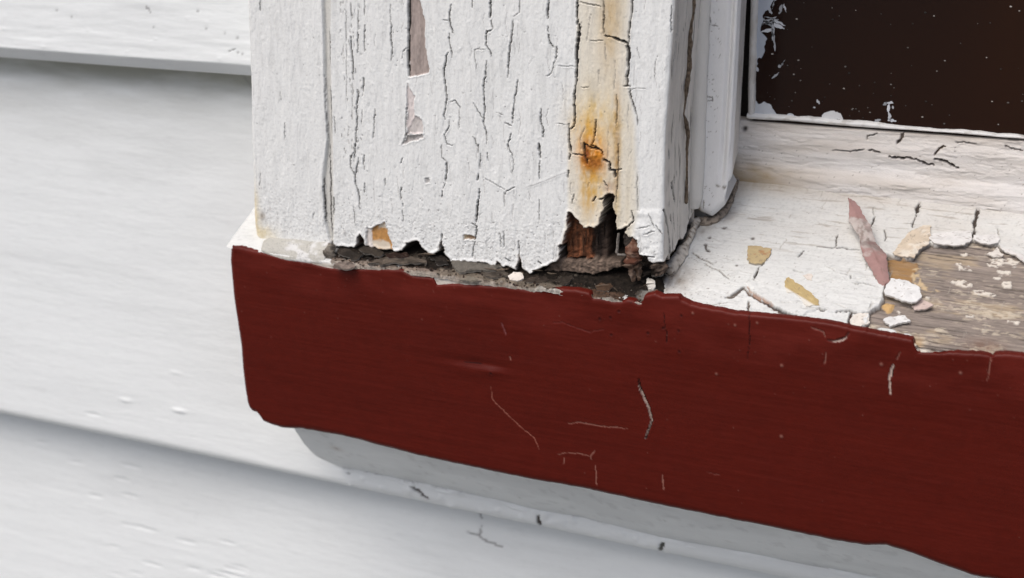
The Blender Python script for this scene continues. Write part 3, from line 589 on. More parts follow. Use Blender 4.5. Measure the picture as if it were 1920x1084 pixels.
# faint terraces left by older, chipped coats that were painted over
def terrace(p, fx, fy, amp, ks=(-.25, -.08, .1, .27), seed=600, m=1.):
    n = fbm(p.U*fx, p.V*fy, 5, seed, .6)
    for i, k in enumerate(ks): p.H += amp*ss(k-.012, k+.012, n if i % 2 else fbm(p.U*fx*1.4+9, p.V*fy*1.3, 5, seed+20, .6))*m
terrace(p, .22, .05, .055, seed=600, m=1-side)
p.H += .015*fbm(U*2.6, V*1.2, 2, 640)
p.C *= (1-.09*ss(.22, .5, fbm(U*.9, V*.12, 4, 641))-.10*ss(.25, .5, fbm(U*2.5, V*2.5, 2, 642)))[..., None]
# places where paint has come away
def chip(q, f, dep, c, c2=None, jit=.15, nz=(.6, .06)):
    w, d = p.sd(cas(f(q)), jit, 3); k = ss(.1, -.1, d); U_, V_ = U[w], V[w]
    n = fbm(U_*nz[0]*2, V_*nz[1]*2, 4, 90); n2 = fbm(U_*3, V_*1.2, 3, 91)
    p.H[w] = p.H[w]*(1-k)+k*(-dep+.06*n2); cc = np.asarray(c)*(1+.3*n+.25*n2)[..., None]
    if c2 is not None: cc = mixc(cc, c2, ss(.0, .35, fbm(U_*.5, V_*.4, 3, 92)))
    p.C[w] = p.C[w]*(1-k[..., None])+cc*k[..., None]
    p.H[w] += .1*np.exp(-((d-.2)/.2)**2)
strip = [(1256, -40), (1325, -40), (1350, 60), (1365, 120), (1372, 330), (1385, 420), (1400, 520), (1330, 542), (1255, 552), (1250, 400), (1256, 200)]
chip(strip, A_, .45, (.36, .30, .275), None, .1, (1.2, .1))
p.crack(cas(A_([(1256, -60), (1257, 120), (1250, 400), (1254, 545)])), .4, .8, (.03, .025, .02), .1, .02, 3)
chip([(1248, 600), (1262, 640), (1300, 700), (1298, 830), (1350, 870), (1355, 960), (1240, 965), (1245, 780)], A_, .10, (.66, .60, .585), None, .15)
chip([(1300, 835), (1350, 870), (1355, 960), (1240, 963)], A_, .2, (.58, .54, .52), None, .15)
chip([(1240, 968), (1355, 965), (1355, 995), (1290, 1010), (1212, 1042)], A_, .3, (.46, .43, .41), None, .15)
chip([(985, 610), (1050, 580), (1080, 560), (1100, 610), (1115, 680), (1130, 745), (1150, 775), (1000, 760), (980, 700)], B_, .5, (.52, .27, .09), (.70, .62, .50), .25, (1, 1))
chip([(950, 600), (990, 605), (985, 700), (1000, 760), (965, 745), (945, 680)], B_, .25, (.66, .61, .57), None, .2)
chip([(1648, 655), (1725, 665), (1728, 690), (1650, 690)], B_, .5, (.30, .2, .12), (.6, .5, .36), .1, (1, 1))
chip([(1370, 245), (1400, 240), (1405, 280), (1380, 285)], B_, .15, (.5, .49, .48), None, .15)
p.H[p.win([(0, 0), (1, 1)], 0)] += 0
# crumpled flap of thick paint at the lower right corner
w, d = p.sd(cas(D_([(1130, 480), (1180, 460), (1330, 480), (1345, 850), (1250, 862), (1205, 830), (1150, 800), (1130, 700), (1040, 640), (1095, 560)])), .2, 3)
k = ss(.3, -1.2, d)*(1-side[w]); p.H[w] += k*(.25+.32*fbm(U[w]*.35, V[w]*.35, 4, 96)); p.C[w] *= (1+.05*k)[..., None]
# ---- the weathered side face
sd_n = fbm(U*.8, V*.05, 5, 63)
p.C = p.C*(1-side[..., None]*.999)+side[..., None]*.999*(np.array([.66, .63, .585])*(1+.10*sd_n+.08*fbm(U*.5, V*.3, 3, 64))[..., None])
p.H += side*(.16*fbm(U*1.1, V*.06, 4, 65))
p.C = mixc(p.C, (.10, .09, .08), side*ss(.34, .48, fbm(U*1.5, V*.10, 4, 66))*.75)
for q, w_ in ((((235, 20), (238, 200), (222, 420), (208, 620), (205, 740)), .35), (((225, 400), (212, 560)), .6), (((318, 180), (316, 240)), .25), (((300, 265), (302, 285)), .4), (((240, 660), (238, 700)), .25), (((200, 60), (196, 300)), .12)):
    p.crack(casside(J_(q)), w_, .6, (.06, .055, .05), .2, .05)
for q, w_ in ((((190, 420), (188, 475)), .8), (((212, 690), (218, 800), (240, 860)), .55), (((205, 700), (208, 760)), .4), (((255, 600), (258, 640)), .3), (((278, 830), (283, 880)), .4), (((185, 880), (186, 920)), .3), (((195, 1000), (200, 1084)), .5), (((232, 640), (235, 700)), .3)):
    p.crack(casside(K_(q)), w_, .7, (.05, .045, .04), .2, .05)
for q, w_ in ((((1335, 480), (1355, 560), (1370, 700), (1370, 800)), .6), (((1345, 540), (1362, 650)), .5), (((1400, 270), (1405, 360), (1412, 430)), .5), (((1380, 100), (1375, 40)), .5), (((1400, 500), (1405, 640)), .3), (((1430, 500), (1425, 620)), .25)):
    p.crack(casside(D_(q)), w_, .8, (.045, .04, .036), .2, .05)
# ---- rot: everything below the ragged bottom of the paint, plus the tall hole
rag = B_([(700, 700), (708, 745), (740, 738), (800, 742), (870, 745), (885, 700), (905, 650), (935, 700), (940, 735), (965, 738), (1040, 765), (1150, 775), (1215, 765), (1240, 712), (1290, 702), (1330, 705), (1365, 760), (1390, 790), (1440, 795), (1480, 765), (1487, 705), (1500, 780), (1540, 820), (1560, 850), (1600, 862), (1650, 842), (1700, 850), (1766, 850)])
rag += D_([(60, 862), (115, 880), (128, 845), (170, 890), (270, 912), (283, 850), (284, 800), (300, 860), (360, 945), (420, 905), (500, 870), (560, 840), (575, 750), (570, 735), (610, 690), (640, 600), (632, 560), (642, 490), (680, 520), (720, 570), (745, 612), (790, 595), (835, 605), (870, 560), (880, 500), (905, 460), (898, 400), (905, 370), (940, 355), (972, 375), (962, 470), (975, 560), (985, 622), (1020, 615), (1060, 595), (1040, 645), (1100, 670), (1132, 692), (1125, 740), (1145, 752), (1150, 800), (1200, 805), (1208, 832), (1250, 862), (1330, 858)])
R1 = cas(rag)+casside(D_([(1352, 800), (1362, 838), (1380, 775), (1400, 770), (1420, 700), (1450, 690), (1478, 640), (1490, 590), (1500, 560)]))
R1 += [(XC+22.8, 16), (XC+22.8, -3), (R1[0][0]-.3, -3)]
w, d = p.sd(R1, .28, 3, 3)
i0 = ss(.08, -.10, d); i1 = ss(0, -.7, d); Uw, Vw = U[w], V[w]
st = fbm(Uw*.12, Vw*1.1+.6*fbm(Uw*.1, Vw*.1, 2, 3), 4, 101); fib = fbm(Uw*1.8, Vw*.16, 4, 102); cru = fbm(Uw*1.2, Vw*1.2, 4, 103)
dep = 2.2+3.5*i1+2.0*st+.8*cru
cc = np.array([.045, .034, .027])*(1+.6*cru)[..., None]
lay = ss(.05, .3, st)*ss(60, 30, Uw*0+Uw-30); cc = mixc(cc, (.30, .26, .215), lay*.8); dep = dep-lay*1.3
cc = mixc(cc, (.12, .035, .018), ss(.25, .5, fbm(Uw*.2, Vw*.5, 3, 104))*.7)
hx = lambda q: cas(D_(q))
def sub(q, dd, c, dv, cv, jit=.2):      # inner pieces of the hole, at their own depth
    global dep, cc
    ww, e = p.sd(hx(q), jit, 3, 2); full = np.full(U.shape, 9.); full[ww] = e; e = full[w]; k = ss(.25, -.25, e)
    dep = dep*(1-k)+k*(dd+dv*fib+.15*cru); cc = cc*(1-k[..., None])+k[..., None]*np.asarray(c)*np.clip(1+cv*fib+.5*cru, .1, 2)[..., None]
sub([(590, 480), (1180, 330), (1180, 870), (580, 860)], 14, (.010, .008, .007), 1., .5)
sub([(600, 480), (700, 500), (790, 560), (795, 850), (590, 845)], 2.6, (.15, .055, .024), .8, 1.1)
sub([(785, 560), (880, 540), (885, 850), (790, 850)], 3.8, (.05, .034, .026), .8, 1.0)
sub([(905, 360), (970, 365), (968, 430), (915, 425)], 3.0, (.10, .065, .05), .6, .6)
sub([(985, 625), (1085, 610), (1070, 790), (990, 795)], 4.2, (.085, .07, .06), .3, .6)
sub([(560, 830), (700, 850), (880, 850), (1000, 850), (1010, 900), (840, 950), (500, 930), (380, 950)], 1.6, (.15, .11, .085), .3, .3)
sub([(0, 860), (100, 880), (280, 915), (330, 960), (500, 940), (480, 985), (300, 985), (60, 940)], 1.0, (.27, .235, .19), .3, .3)
dep = dep+.5*np.abs(fbm(Uw*.8, Vw*1.3, 4, 121))+.25*fbm(Uw*2.4, Vw*2.4, 3, 122); cc = cc*np.clip(1+.8*fbm(Uw*1.3, Vw*1.6, 4, 123), .2, 2)[..., None]
p.H[w] = p.H[w]*(1-i0)-i0*dep
ic = ss(.24, .04, d); p.C[w] = p.C[w]*(1-ic[..., None])+cc*ic[..., None]
p.C[w] = mixc(p.C[w], (.50, .42, .34), np.exp(-((d-.24)/.10)**2)*.5)
p.R[w] = p.R[w]*(1-i0)+.9*i0
p.H[w] += .22*np.exp(-((d-.35)/.35)**2)*(d > 0)
# profile fold
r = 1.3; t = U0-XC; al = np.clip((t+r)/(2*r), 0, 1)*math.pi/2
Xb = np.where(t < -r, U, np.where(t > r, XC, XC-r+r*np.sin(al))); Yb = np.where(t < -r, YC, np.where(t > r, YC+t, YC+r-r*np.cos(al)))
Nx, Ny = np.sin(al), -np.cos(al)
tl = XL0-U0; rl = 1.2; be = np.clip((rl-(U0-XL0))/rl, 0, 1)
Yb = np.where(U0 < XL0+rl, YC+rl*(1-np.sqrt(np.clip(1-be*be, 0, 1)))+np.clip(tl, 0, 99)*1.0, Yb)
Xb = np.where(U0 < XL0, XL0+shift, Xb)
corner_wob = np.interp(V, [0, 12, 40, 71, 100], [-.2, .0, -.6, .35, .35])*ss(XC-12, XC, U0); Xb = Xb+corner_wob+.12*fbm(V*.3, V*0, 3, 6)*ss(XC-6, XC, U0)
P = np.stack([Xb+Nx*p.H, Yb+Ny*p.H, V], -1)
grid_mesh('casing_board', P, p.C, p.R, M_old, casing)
# grey caulk block filling the foot of the edge strip
bq = cas(B_([(195, 690)]))[0][0]
top_l = [hit(*q, (0, 1, 0), YC-.5) for q in B_([(205, 698), (245, 675), (400, 685), (560, 705), (650, 708), (690, 700)])]
bot_l = [hit(*q, (0, 1, 0), .35) for q in B_([(190, 770), (245, 800), (350, 835), (500, 855), (600, 860), (650, 868)])]
n = 130; m = 44; s_ = np.linspace(0, 1, n)
def rs(L): L = np.array(L); q = np.r_[0, np.cumsum(np.linalg.norm(np.diff(L, axis=0), axis=1))]; q /= q[-1]; return np.stack([np.interp(s_, q, L[:, i]) for i in range(3)], 1)
a, b = rs(top_l), rs(bot_l); tt = np.linspace(0, 1, m)[:, None, None]
P = a[None]*(1-tt)+b[None]*tt; S2, T2 = np.meshgrid(s_*24, tt.ravel()*6)
hgt = 1.1*np.sin(np.pi*np.clip(tt[..., 0], 0, 1))**.6*np.minimum(1, np.minimum(s_*14, (1-s_)*10+.15))[None]**.5+.18*fbm(S2*.5, T2*.6, 4, 3)+.08*fbm(S2*2.5, T2*2.5, 3, 5)
P[..., 1] -= hgt; P[..., 2] += .25*hgt; P[0, :, 1] += 1.5; P[:, 0, 1] += 1.5; P[:, -1, 1] += 1.5
Cb = np.ones(P.shape)*[.44, .43, .39]; Cb = mixc(Cb, (.60, .60, .59), ss(-.1, .3, fbm(S2*.25, T2*.5, 3, 8))*ss(8, 11, S2)); Cb = mixc(Cb, (.25, .24, .22), ss(.32, .5, fbm(S2*2.4, T2*2.4, 3, 9))*.6)
grid_mesh('caulk_block', P, Cb, np.full(P.shape[:2], .6), M_old, casing)
tube('split_putty', [hit(*q, (0, 1, 0), 2.4) for q in B_([(700, 720), (690, 780), (668, 840), (650, 885)])], [1.0, 1.5, 1.4, .7], (.36, .32, .27), M_rot, casing, .7, st=.25, sc=1.1, seed=4, rough=.85, cvar=(.1, .08, .06))
# caulk along the foot of the side face
path = [(lambda h: (h[0], h[1], h[2]+.3))(hit(*q, (0, -SN, CS), .5)) for q in [(1250, 515), (1262, 500), (1275, 482), (1286, 462), (1294, 447), (1300, 432), (1304, 420), (1312, 412)]]
tube('caulk_bead', path, [1.3, 1.5, 1.3, 1.0, .9, .9, 1.1, .9], (.58, .54, .48), M_old, casing, .6, st=.25, sc=.45, seed=9, rough=.7, cvar=(.13, .1, .075))
# rusty fragment and hanging fibres in the hole
rx = material('rust', (2, 2, 2), 1., .5, .4, .2, 3)
fr = [hit(*q, (0, 1, 0), 5.5) for q in D_([(1112, 660), (1108, 720), (1100, 780), (1100, 840), (1105, 865)])]
tube('rusty_fragment', fr, [.3, 1.1, 1.8, 2.0, 1.3], (.20, .08, .05), rx, casing, .45, st=.2, sc=1.3, seed=2, rough=.95, cvar=(.42, .27, .2), seg=22)
tube('rusty_fragment', [hit(*q, (0, 1, 0), 5.0) for q in D_([(1075, 850), (1090, 900), (1098, 950), (1100, 995)])], [1.6, .8, .6, .4], (.26, .17, .12), rx, casing, .9, st=.2, sc=1.3, seed=6, rough=.95, cvar=(.42, .33, .27))
tube('rusty_fragment', [hit(*q, (0, 1, 0), 5.6) for q in D_([(1130, 855), (1140, 920), (1148, 985)])], [1.1, .7, .35], (.14, .09, .06), rx, casing, .9, st=.2, sc=1.3, seed=8, rough=.95, cvar=(.3, .22, .17))
tube('rusty_fragment', [hit(*q, (0, 1, 0), 6) for q in D_([(1265, 850), (1290, 900), (1310, 940)])], [1.2, 2.0, 1.2], (.20, .15, .12), rx, casing, .9, st=.2, sc=1.3, seed=3, rough=.95, cvar=(.06, .045, .035))
tube('grey_splinter', [hit(*q, (0, 1, 0), 7) for q in D_([(1000, 640), (990, 720), (985, 792)])], .35, (.34, .31, .28), M_rot, casing, .5, st=.2)
tube('grey_splinter', [hit(*q, (0, 1, 0), 6.6) for q in D_([(985, 795), (1030, 798), (1050, 800)])], .3, (.36, .33, .3), M_rot, casing, .5, st=.2)

# ================================================================== dirt and crumbs in the gap between casing and sill
u = np.arange(28.5, 121, .2); v = np.arange(0, 22, .2)
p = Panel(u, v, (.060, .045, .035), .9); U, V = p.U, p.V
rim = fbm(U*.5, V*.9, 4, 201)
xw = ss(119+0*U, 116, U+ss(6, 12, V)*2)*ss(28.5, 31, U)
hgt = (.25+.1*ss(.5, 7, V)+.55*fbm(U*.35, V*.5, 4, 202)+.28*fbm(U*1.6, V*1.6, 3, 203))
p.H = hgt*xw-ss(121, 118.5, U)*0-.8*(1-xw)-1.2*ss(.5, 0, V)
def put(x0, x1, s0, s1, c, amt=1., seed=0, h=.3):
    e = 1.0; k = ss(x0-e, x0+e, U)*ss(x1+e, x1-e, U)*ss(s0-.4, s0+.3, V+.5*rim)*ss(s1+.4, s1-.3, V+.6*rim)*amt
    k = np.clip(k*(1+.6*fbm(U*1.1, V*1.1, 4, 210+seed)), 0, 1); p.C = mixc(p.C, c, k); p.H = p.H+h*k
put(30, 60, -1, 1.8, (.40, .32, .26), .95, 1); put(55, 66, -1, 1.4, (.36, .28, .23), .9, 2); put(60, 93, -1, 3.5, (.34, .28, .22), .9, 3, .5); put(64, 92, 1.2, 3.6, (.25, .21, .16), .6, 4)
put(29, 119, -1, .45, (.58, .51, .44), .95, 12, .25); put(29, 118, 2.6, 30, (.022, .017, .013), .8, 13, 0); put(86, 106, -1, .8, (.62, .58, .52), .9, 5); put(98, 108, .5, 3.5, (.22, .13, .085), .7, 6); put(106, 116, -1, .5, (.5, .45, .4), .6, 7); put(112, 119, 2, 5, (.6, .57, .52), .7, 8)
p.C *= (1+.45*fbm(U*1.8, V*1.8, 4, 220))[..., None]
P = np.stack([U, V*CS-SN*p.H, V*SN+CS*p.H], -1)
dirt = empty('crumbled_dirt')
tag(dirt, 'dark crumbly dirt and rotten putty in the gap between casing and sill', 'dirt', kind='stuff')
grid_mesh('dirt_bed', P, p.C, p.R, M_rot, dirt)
ico_v = None
def crumbs(name, n, pos, rad, cols, parent, seed=1):
    R_ = np.random.RandomState(seed); Vs, Qs, Cs, k = [], [], [], 0
    t = (1+5**.5)/2
    iv = np.array([[-1, t, 0], [1, t, 0], [-1, -t, 0], [1, -t, 0], [0, -1, t], [0, 1, t], [0, -1, -t], [0, 1, -t], [t, 0, -1], [t, 0, 1], [-t, 0, -1], [-t, 0, 1]])/1.9
    fi = np.array([[0, 11, 5], [0, 5, 1], [0, 1, 7], [0, 7, 10], [0, 10, 11], [1, 5, 9], [5, 11, 4], [11, 10, 2], [10, 7, 6], [7, 1, 8], [3, 9, 4], [3, 4, 2], [3, 2, 6], [3, 6, 8], [3, 8, 9], [4, 9, 5], [2, 4, 11], [6, 2, 10], [8, 6, 7], [9, 8, 1]])
    for i in range(n):
        c = np.array(pos(R_)); r_ = R_.uniform(*rad)*np.array([1, 1, .6])*R_.uniform(.6, 1.3, 3)
        q, _ = np.linalg.qr(R_.normal(size=(3, 3))); V = (iv*(1+.35*R_.uniform(-1, 1, (12, 1)))*r_)@q+c
        Vs.append(V); Qs.append(fi+k); k += 12; Cs.append(np.ones((12, 3))*np.array(cols[R_.randint(len(cols))])*R_.uniform(.7, 1.2))
    V = np.concatenate(Vs); o = raw_mesh(name, V, np.concatenate(Qs), np.concatenate(Cs), np.full(len(V), .9), M_rot, parent)
    o.data.polygons.foreach_set('use_smooth', np.zeros(len(o.data.polygons), bool)); return o
def dpos(R_):
    x = R_.uniform(31, 118); s = abs(R_.normal())*2.5+.4; s = min(s, 7); i = min(len(u)-1, int((x-28.5)/.2)); j = min(len(v)-1, int(s/.2)); return P[j, i]+[0, -.05, .1]
crumbs('crumbs', 420, dpos, (.08, .38), [(.09, .065, .05), (.14, .1, .07), (.2, .16, .12), (.05, .035, .03), (.4, .35, .3), (.12, .07, .05), (.09, .065, .05), (.07, .05, .04)], dirt, 5)

# ================================================================== stop moulding beside the casing
YS = 28.0
stop = tag(empty('window_stop'), 'thick white painted stop moulding with rounded foot right of the casing', 'moulding')
so_ = onY(YS); sx = sorted(so_([(1284, 386), (1296, 392), (1306, 398), (1318, 403), (1332, 409), (1343, 400), (1356, 387), (1364, 370), (1369, 348)]))
SX = np.array([a for a, b in sx]); SZ = np.array([b for a, b in sx])
xr = so_([(1369, 348)])[0][0]
u = np.arange(114.5, xr+21, .2); v = np.concatenate([np.arange(0, 60, .25), np.geomspace(61, 400, 25)])
p = Panel(u, v, (.74, .745, .75), .5); U, V = p.U, p.V
zb = np.interp(u, SX, SZ, right=SZ[-1])
zb = zb+np.clip(u-xr-1, 0, 99)*.10
t = U-xr; r = 1.6; al = np.clip((t+r)/(2*r), 0, 1)*math.pi/2
Xb = np.where(t < -r, U, np.where(t > r, xr, xr-r+r*np.sin(al)))-.19*np.clip(t-r, 0, 99); Yb = np.where(t < -r, YS, np.where(t > r, YS+t, YS+r-r*np.cos(al)))
Nx, Ny = np.sin(al), -np.cos(al)
Z = zb[None, :]+V
p.H += .15*fbm(U*.15, V*.04, 3, 301)+.05*fbm(U*.8, V*.25, 3, 302)+.02*fbm(U*2, V*2, 2, 303)
# left fillet of caulk against the casing and the quirk on the right
p.H += -.6*ss(1.2, 0, U-117.5)-.9*np.exp(-((t+2.3-.01*V)/.55)**2)*ss(4, 14, V)+.45*np.exp(-((t+.6)/.7)**2)*ss(4, 14, V)
p.H -= rnd(V, 2.4)*.9
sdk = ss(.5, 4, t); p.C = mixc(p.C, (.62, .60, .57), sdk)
p.C = mixc(p.C, (.66, .60, .52), ss(119.6, 118.3, U)*.7); p.C = mixc(p.C, (.35, .28, .22), ss(2.0, 0, V)*ss(120, 118, U)*.7)
p.C = mixc(p.C, (.25, .2, .17), sdk*ss(.25, .5, fbm(U*.8, V*.3, 4, 306))*.5)
for q, w_ in ((((515, 120), (545, 160), (555, 210)), .2), (((570, 235), (620, 240)), .2), (((485, 390), (490, 430)), .14), (((515, 890), (570, 900), (575, 930), (515, 935)), .2), (((500, 300), (505, 308)), .3)):
    zq = [(a, b-np.interp(a, u, zb)) for a, b in so_(J_(q))]; p.crack(zq, w_, .15, (.3, .29, .28), .1, .1)
for q, w_ in ((((445, 270), (447, 320)), .2), (((470, 560), (485, 610), (478, 660)), .16), (((425, 500), (425, 560)), .35), (((490, 880), (485, 940)), .25), (((600, 720), (640, 740)), .14), (((660, 738), (705, 745)), .16)):
    zq = [(a, b-np.interp(a, u, zb)) for a, b in so_(K_(q))]; p.crack(zq, w_, .2, (.25, .23, .2), .1, .1)
p.dots(160, (116, 122, 0, 55), (.06, .16), -.1, (.2, .18, .16), .8)
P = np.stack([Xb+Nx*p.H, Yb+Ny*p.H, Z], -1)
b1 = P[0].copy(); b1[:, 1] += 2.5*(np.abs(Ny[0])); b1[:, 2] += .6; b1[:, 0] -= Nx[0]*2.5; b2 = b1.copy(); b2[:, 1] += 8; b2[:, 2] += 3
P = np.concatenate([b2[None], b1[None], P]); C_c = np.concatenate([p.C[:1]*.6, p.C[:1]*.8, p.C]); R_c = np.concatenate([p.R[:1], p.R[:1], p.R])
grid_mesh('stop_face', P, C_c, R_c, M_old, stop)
tube('caulk_bead', [(117.3, 27.2, z) for z in (17, 20, 26, 40, 60, 80, 110, 200)], [1.2, 2.0, 2.2, 2.0, 1.9, 1.8, 1.8, 1.8], (.66, .645, .61), M_old, stop, .18, st=.4, sc=.12, seed=21, rough=.6)
seam = [(lambda h: (h[0]+.1, h[1], h[2]))(hit(a, b, (1, 0, 0), XC+.15)) for a, b in J_([(392, -60), (385, 0), (385, 120), (368, 220), (358, 350), (355, 470), (350, 640), (332, 800), (320, 905)])+K_([(302, 70), (325, 150), (340, 230), (342, 280), (330, 400), (333, 500), (330, 700), (326, 900)])]
tube('open_seam', seam, [.6, .7, .55, .4, .6, .55, .55, .5, .3, .15, .5, .5, .4, .3, .25, .3, .4], (.30, .23, .165), M_rot, stop, .5, st=.3, sc=.7, seed=22, rough=.9, cvar=(.12, .09, .065))
# jamb behind the stop: runs on down to the sill
JX = 121.2
def jambp(P_): return [(lambda h: (h[1], h[2]))(hit(a, b, (1, 0, 0), JX)) for a, b in P_]
u = np.arange(0, 33.5, .25); v = np.concatenate([np.arange(5, 80, .3), np.geomspace(81, 400, 25)])
p = Panel(u, v, (.60, .575, .54), .6); U, V = p.U, p.V
r = 1.0; t = U-16; al = np.clip((t+r)/(2*r), 0, 1)*math.pi/2; JY = 32.5
Xb = np.where(t < -r, JX-16+U, np.where(t > r, JX, JX-r+r*np.sin(al))); Yb = np.where(t < -r, JY, np.where(t > r, JY+t, JY+r-r*np.cos(al)))
p.H += .2*fbm(U*.15, V*.05, 3, 311)+.08*fbm(U*.8, V*.5, 4, 312)
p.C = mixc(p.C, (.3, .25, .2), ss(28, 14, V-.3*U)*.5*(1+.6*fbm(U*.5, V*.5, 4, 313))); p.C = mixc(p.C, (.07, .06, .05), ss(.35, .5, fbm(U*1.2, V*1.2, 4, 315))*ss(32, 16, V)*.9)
P = np.stack([Xb+np.sin(al)*p.H, Yb-np.cos(al)*p.H, V], -1)
grid_mesh('jamb', P, p.C, p.R, M_old, stop)
gpath = [(lambda h: (h[0], h[1], h[2]+.2))(hit(*q, (0, -SN, CS), .4)) for q in [(1300, 412), (1318, 418), (1340, 414), (1360, 398), (1372, 375), (1380, 345), (1388, 318), (1394, 300)]]
tube('grimy_joint', gpath, [1.0, 1.1, .9, .7, .6, .6, .6, .5], (.36, .30, .24), M_old, stop, .7, st=.25, sc=.5, seed=12, rough=.9, cvar=(.07, .055, .045))

# ================================================================== sash: bottom rail, putty, pane
YR = 49.5
sash = tag(empty('old_window'), 'old window sash with cracked white rail, putty and dark brown pane', 'window')
ro = onY(YR)
u = axis(118, 118, 200, 700, .25); v = np.arange(14, 44, .22)
rt_l = sorted(ro([(1398, 222), (1410, 226), (1500, 233), (1600, 240), (1700, 247), (1800, 254), (1920, 262)])); rz = np.interp(u, [a for a, b in rt_l], [b for a, b in rt_l])
p = Panel(u, v, (.70, .68, .66), .6); U, V = p.U, p.V; p.warp = 0
dtop = rz[None, :]-V
for i_, k_ in enumerate((-.25, -.08, .08, .25)): p.H += .14*ss(k_-.015, k_+.015, fbm(U*.045, V*.33, 5, 660+i_, .6))
p.C *= (1-.10*ss(.1, .45, fbm(U*.25, V*2.2, 4, 668)))[..., None]
p.H += .25*fbm(U*.03, V*.15, 3, 401)+.10*fbm(U*.12, V*.9, 4, 402)+.03*fbm(U*.9, V*2.4, 3, 403)
p.H += 1.1*ss(.5, 5, dtop)+1.6*ss(9.5, 13.5, dtop+.6*fbm(U*.05, V*0, 3, 9))+.35*fbm(U*.05, dtop*.35, 3, 405)          # swells forward towards the sill
p.H -= 4.5*ss(.5, -.3, dtop)
p.C = mixc(p.C, (.50, .43, .35), np.clip(.45*fbm(U*.05, V*.3, 4, 411)+.15, 0, 1)); p.C = mixc(p.C, (.42, .33, .22), ss(8, 14, dtop)*ss(150, 122, U)*.95*(1+.5*fbm(U*.3, V*.6, 3, 7)))
p.C = mixc(p.C, (.03, .025, .02), ss(.25, -.2, dtop)); p.C = mixc(p.C, (.3, .26, .22), np.exp(-np.clip(dtop, 0, 9)/.9)*.7)
for q, w_, c in ((((930, 960), (1000, 975)), .22, (.2, .16, .13)), (((1060, 1000), (1150, 1010), (1230, 1015)), .32, (.12, .08, .06)), (((1235, 1020), (1290, 1045), (1345, 1055)), .26, (.16, .12, .1)), (((1350, 1015), (1420, 1030), (1500, 1072)), .34, (.1, .07, .05)),
                (((1415, 940), (1380, 950), (1350, 990)), .22, (.3, .2, .12)), (((1145, 860), (1130, 895), (1108, 918)), .5, (.2, .16, .13)), (((1480, 912), (1620, 920)), .12, (.35, .3, .27)), (((700, 960), (800, 965), (900, 955)), .1, (.4, .36, .33)), (((980, 855), (920, 870), (915, 890)), .12, (.3, .26, .23)),
                (((1640, 870), (1800, 890), (1920, 900)), .14, (.4, .36, .32)), (((1800, 930), (1860, 960), (1920, 965)), .14, (.35, .3, .27))):
    p.crack(ro(E_(q)), w_*1.35, .5, np.array(c)*.8, .3, .12)
p.dots(90, (121, 195, 19, 34), (.07, .18), -.1, (.15, .12, .1), .8)
a, b = ro(E_([(130, 825)]))[0]; p.dots(1, (a, a, b, b), (.6, .7), -.5, (.04, .03, .03), 1)
P = np.stack([U, YR-p.H, V], -1)
grid_mesh('bottom_rail', P, p.C, p.R, M_sillp, sash)
boxes('rail_core', [(118, 700, 53.8, 60, 5, 40)], (.03, .025, .02), M_rot, sash)
YG = 50.5
gl = onY(YG)
gz = gl([(1410, 220), (1920, 258)]); GZ0, GZ1 = gz[0], gz[1]; gsl = (GZ1[1]-GZ0[1])/(GZ1[0]-GZ0[0])
# horizontal putty strip and upright strip
def puttystrip(name, n, pos_fn, width, seed, c=(.72, .72, .71)):
    s = np.linspace(0, 1, n); tt = np.linspace(0, 1, 9)
    S, Tt = np.meshgrid(s, tt); Pp = pos_fn(S, Tt); Cc = np.ones(Pp.shape)*np.asarray(c)
    Cc = mixc(Cc, (.45, .42, .38), ss(.1, .5, fbm(S*n*.05, Tt*2, 4, seed))*.6); return grid_mesh(name, Pp, Cc, np.full(S.shape, .5), M_old, sash)
XG0 = GZ0[0]
def hz(S, Tt):
    x = XG0-1.0+S*(260-XG0); z = GZ0[1]+gsl*(x-XG0)
    lo = -.15+.22*fbm(x*.08, x*0, 3, 421); hi = 1.25+.35*fbm(x*.25, x*0+4, 4, 422)-.5*ss(150, 165, x)
    a = Tt*math.pi; return np.stack([x, YG-1.7*np.sin(a)**.7+.1+.1*fbm(x*.6, Tt, 3, 5), z+lo+(hi-lo)*(1-np.cos(a))/2], -1)
puttystrip('putty', 1300, hz, 1, 1)
pl = gl([(1412, 0), (1409, 100), (1407, 160), (1407, 218)]); pr_ = gl([(1424, 0), (1412, 130), (1409, 220)])
def vt(S, Tt):
    z = GZ0[1]-.2+S*90
    x0 = np.interp(z, [b for a, b in pl][::-1], [a for a, b in pl][::-1])-.5; x1 = x0+1.9+.2*fbm(z*.3, z*0, 3, 431)
    a = Tt*math.pi; return np.stack([x0+(x1-x0)*(1-np.cos(a))/2, YG-1.6*np.sin(a)**.7+.1+.08*fbm(z*.6, Tt, 3, 6), z], -1)
puttystrip('putty', 500, vt, 1, 2, (.60, .585, .56))
# the stile left of the pane, set back, with the black gap in front of the jamb
boxes('stile', [(XG0-6, XG0-.9, YG+1.2, YG+8, 10, 400)], (.03, .025, .022), M_rot, sash)
gap = E_([(135, -60), (150, 30), (142, 130), (146, 240), (135, 360), (110, 470), (105, 640), (108, 725), (140, 728), (138, 640), (140, 470), (150, 360), (158, 240), (160, 130), (175, -60)])
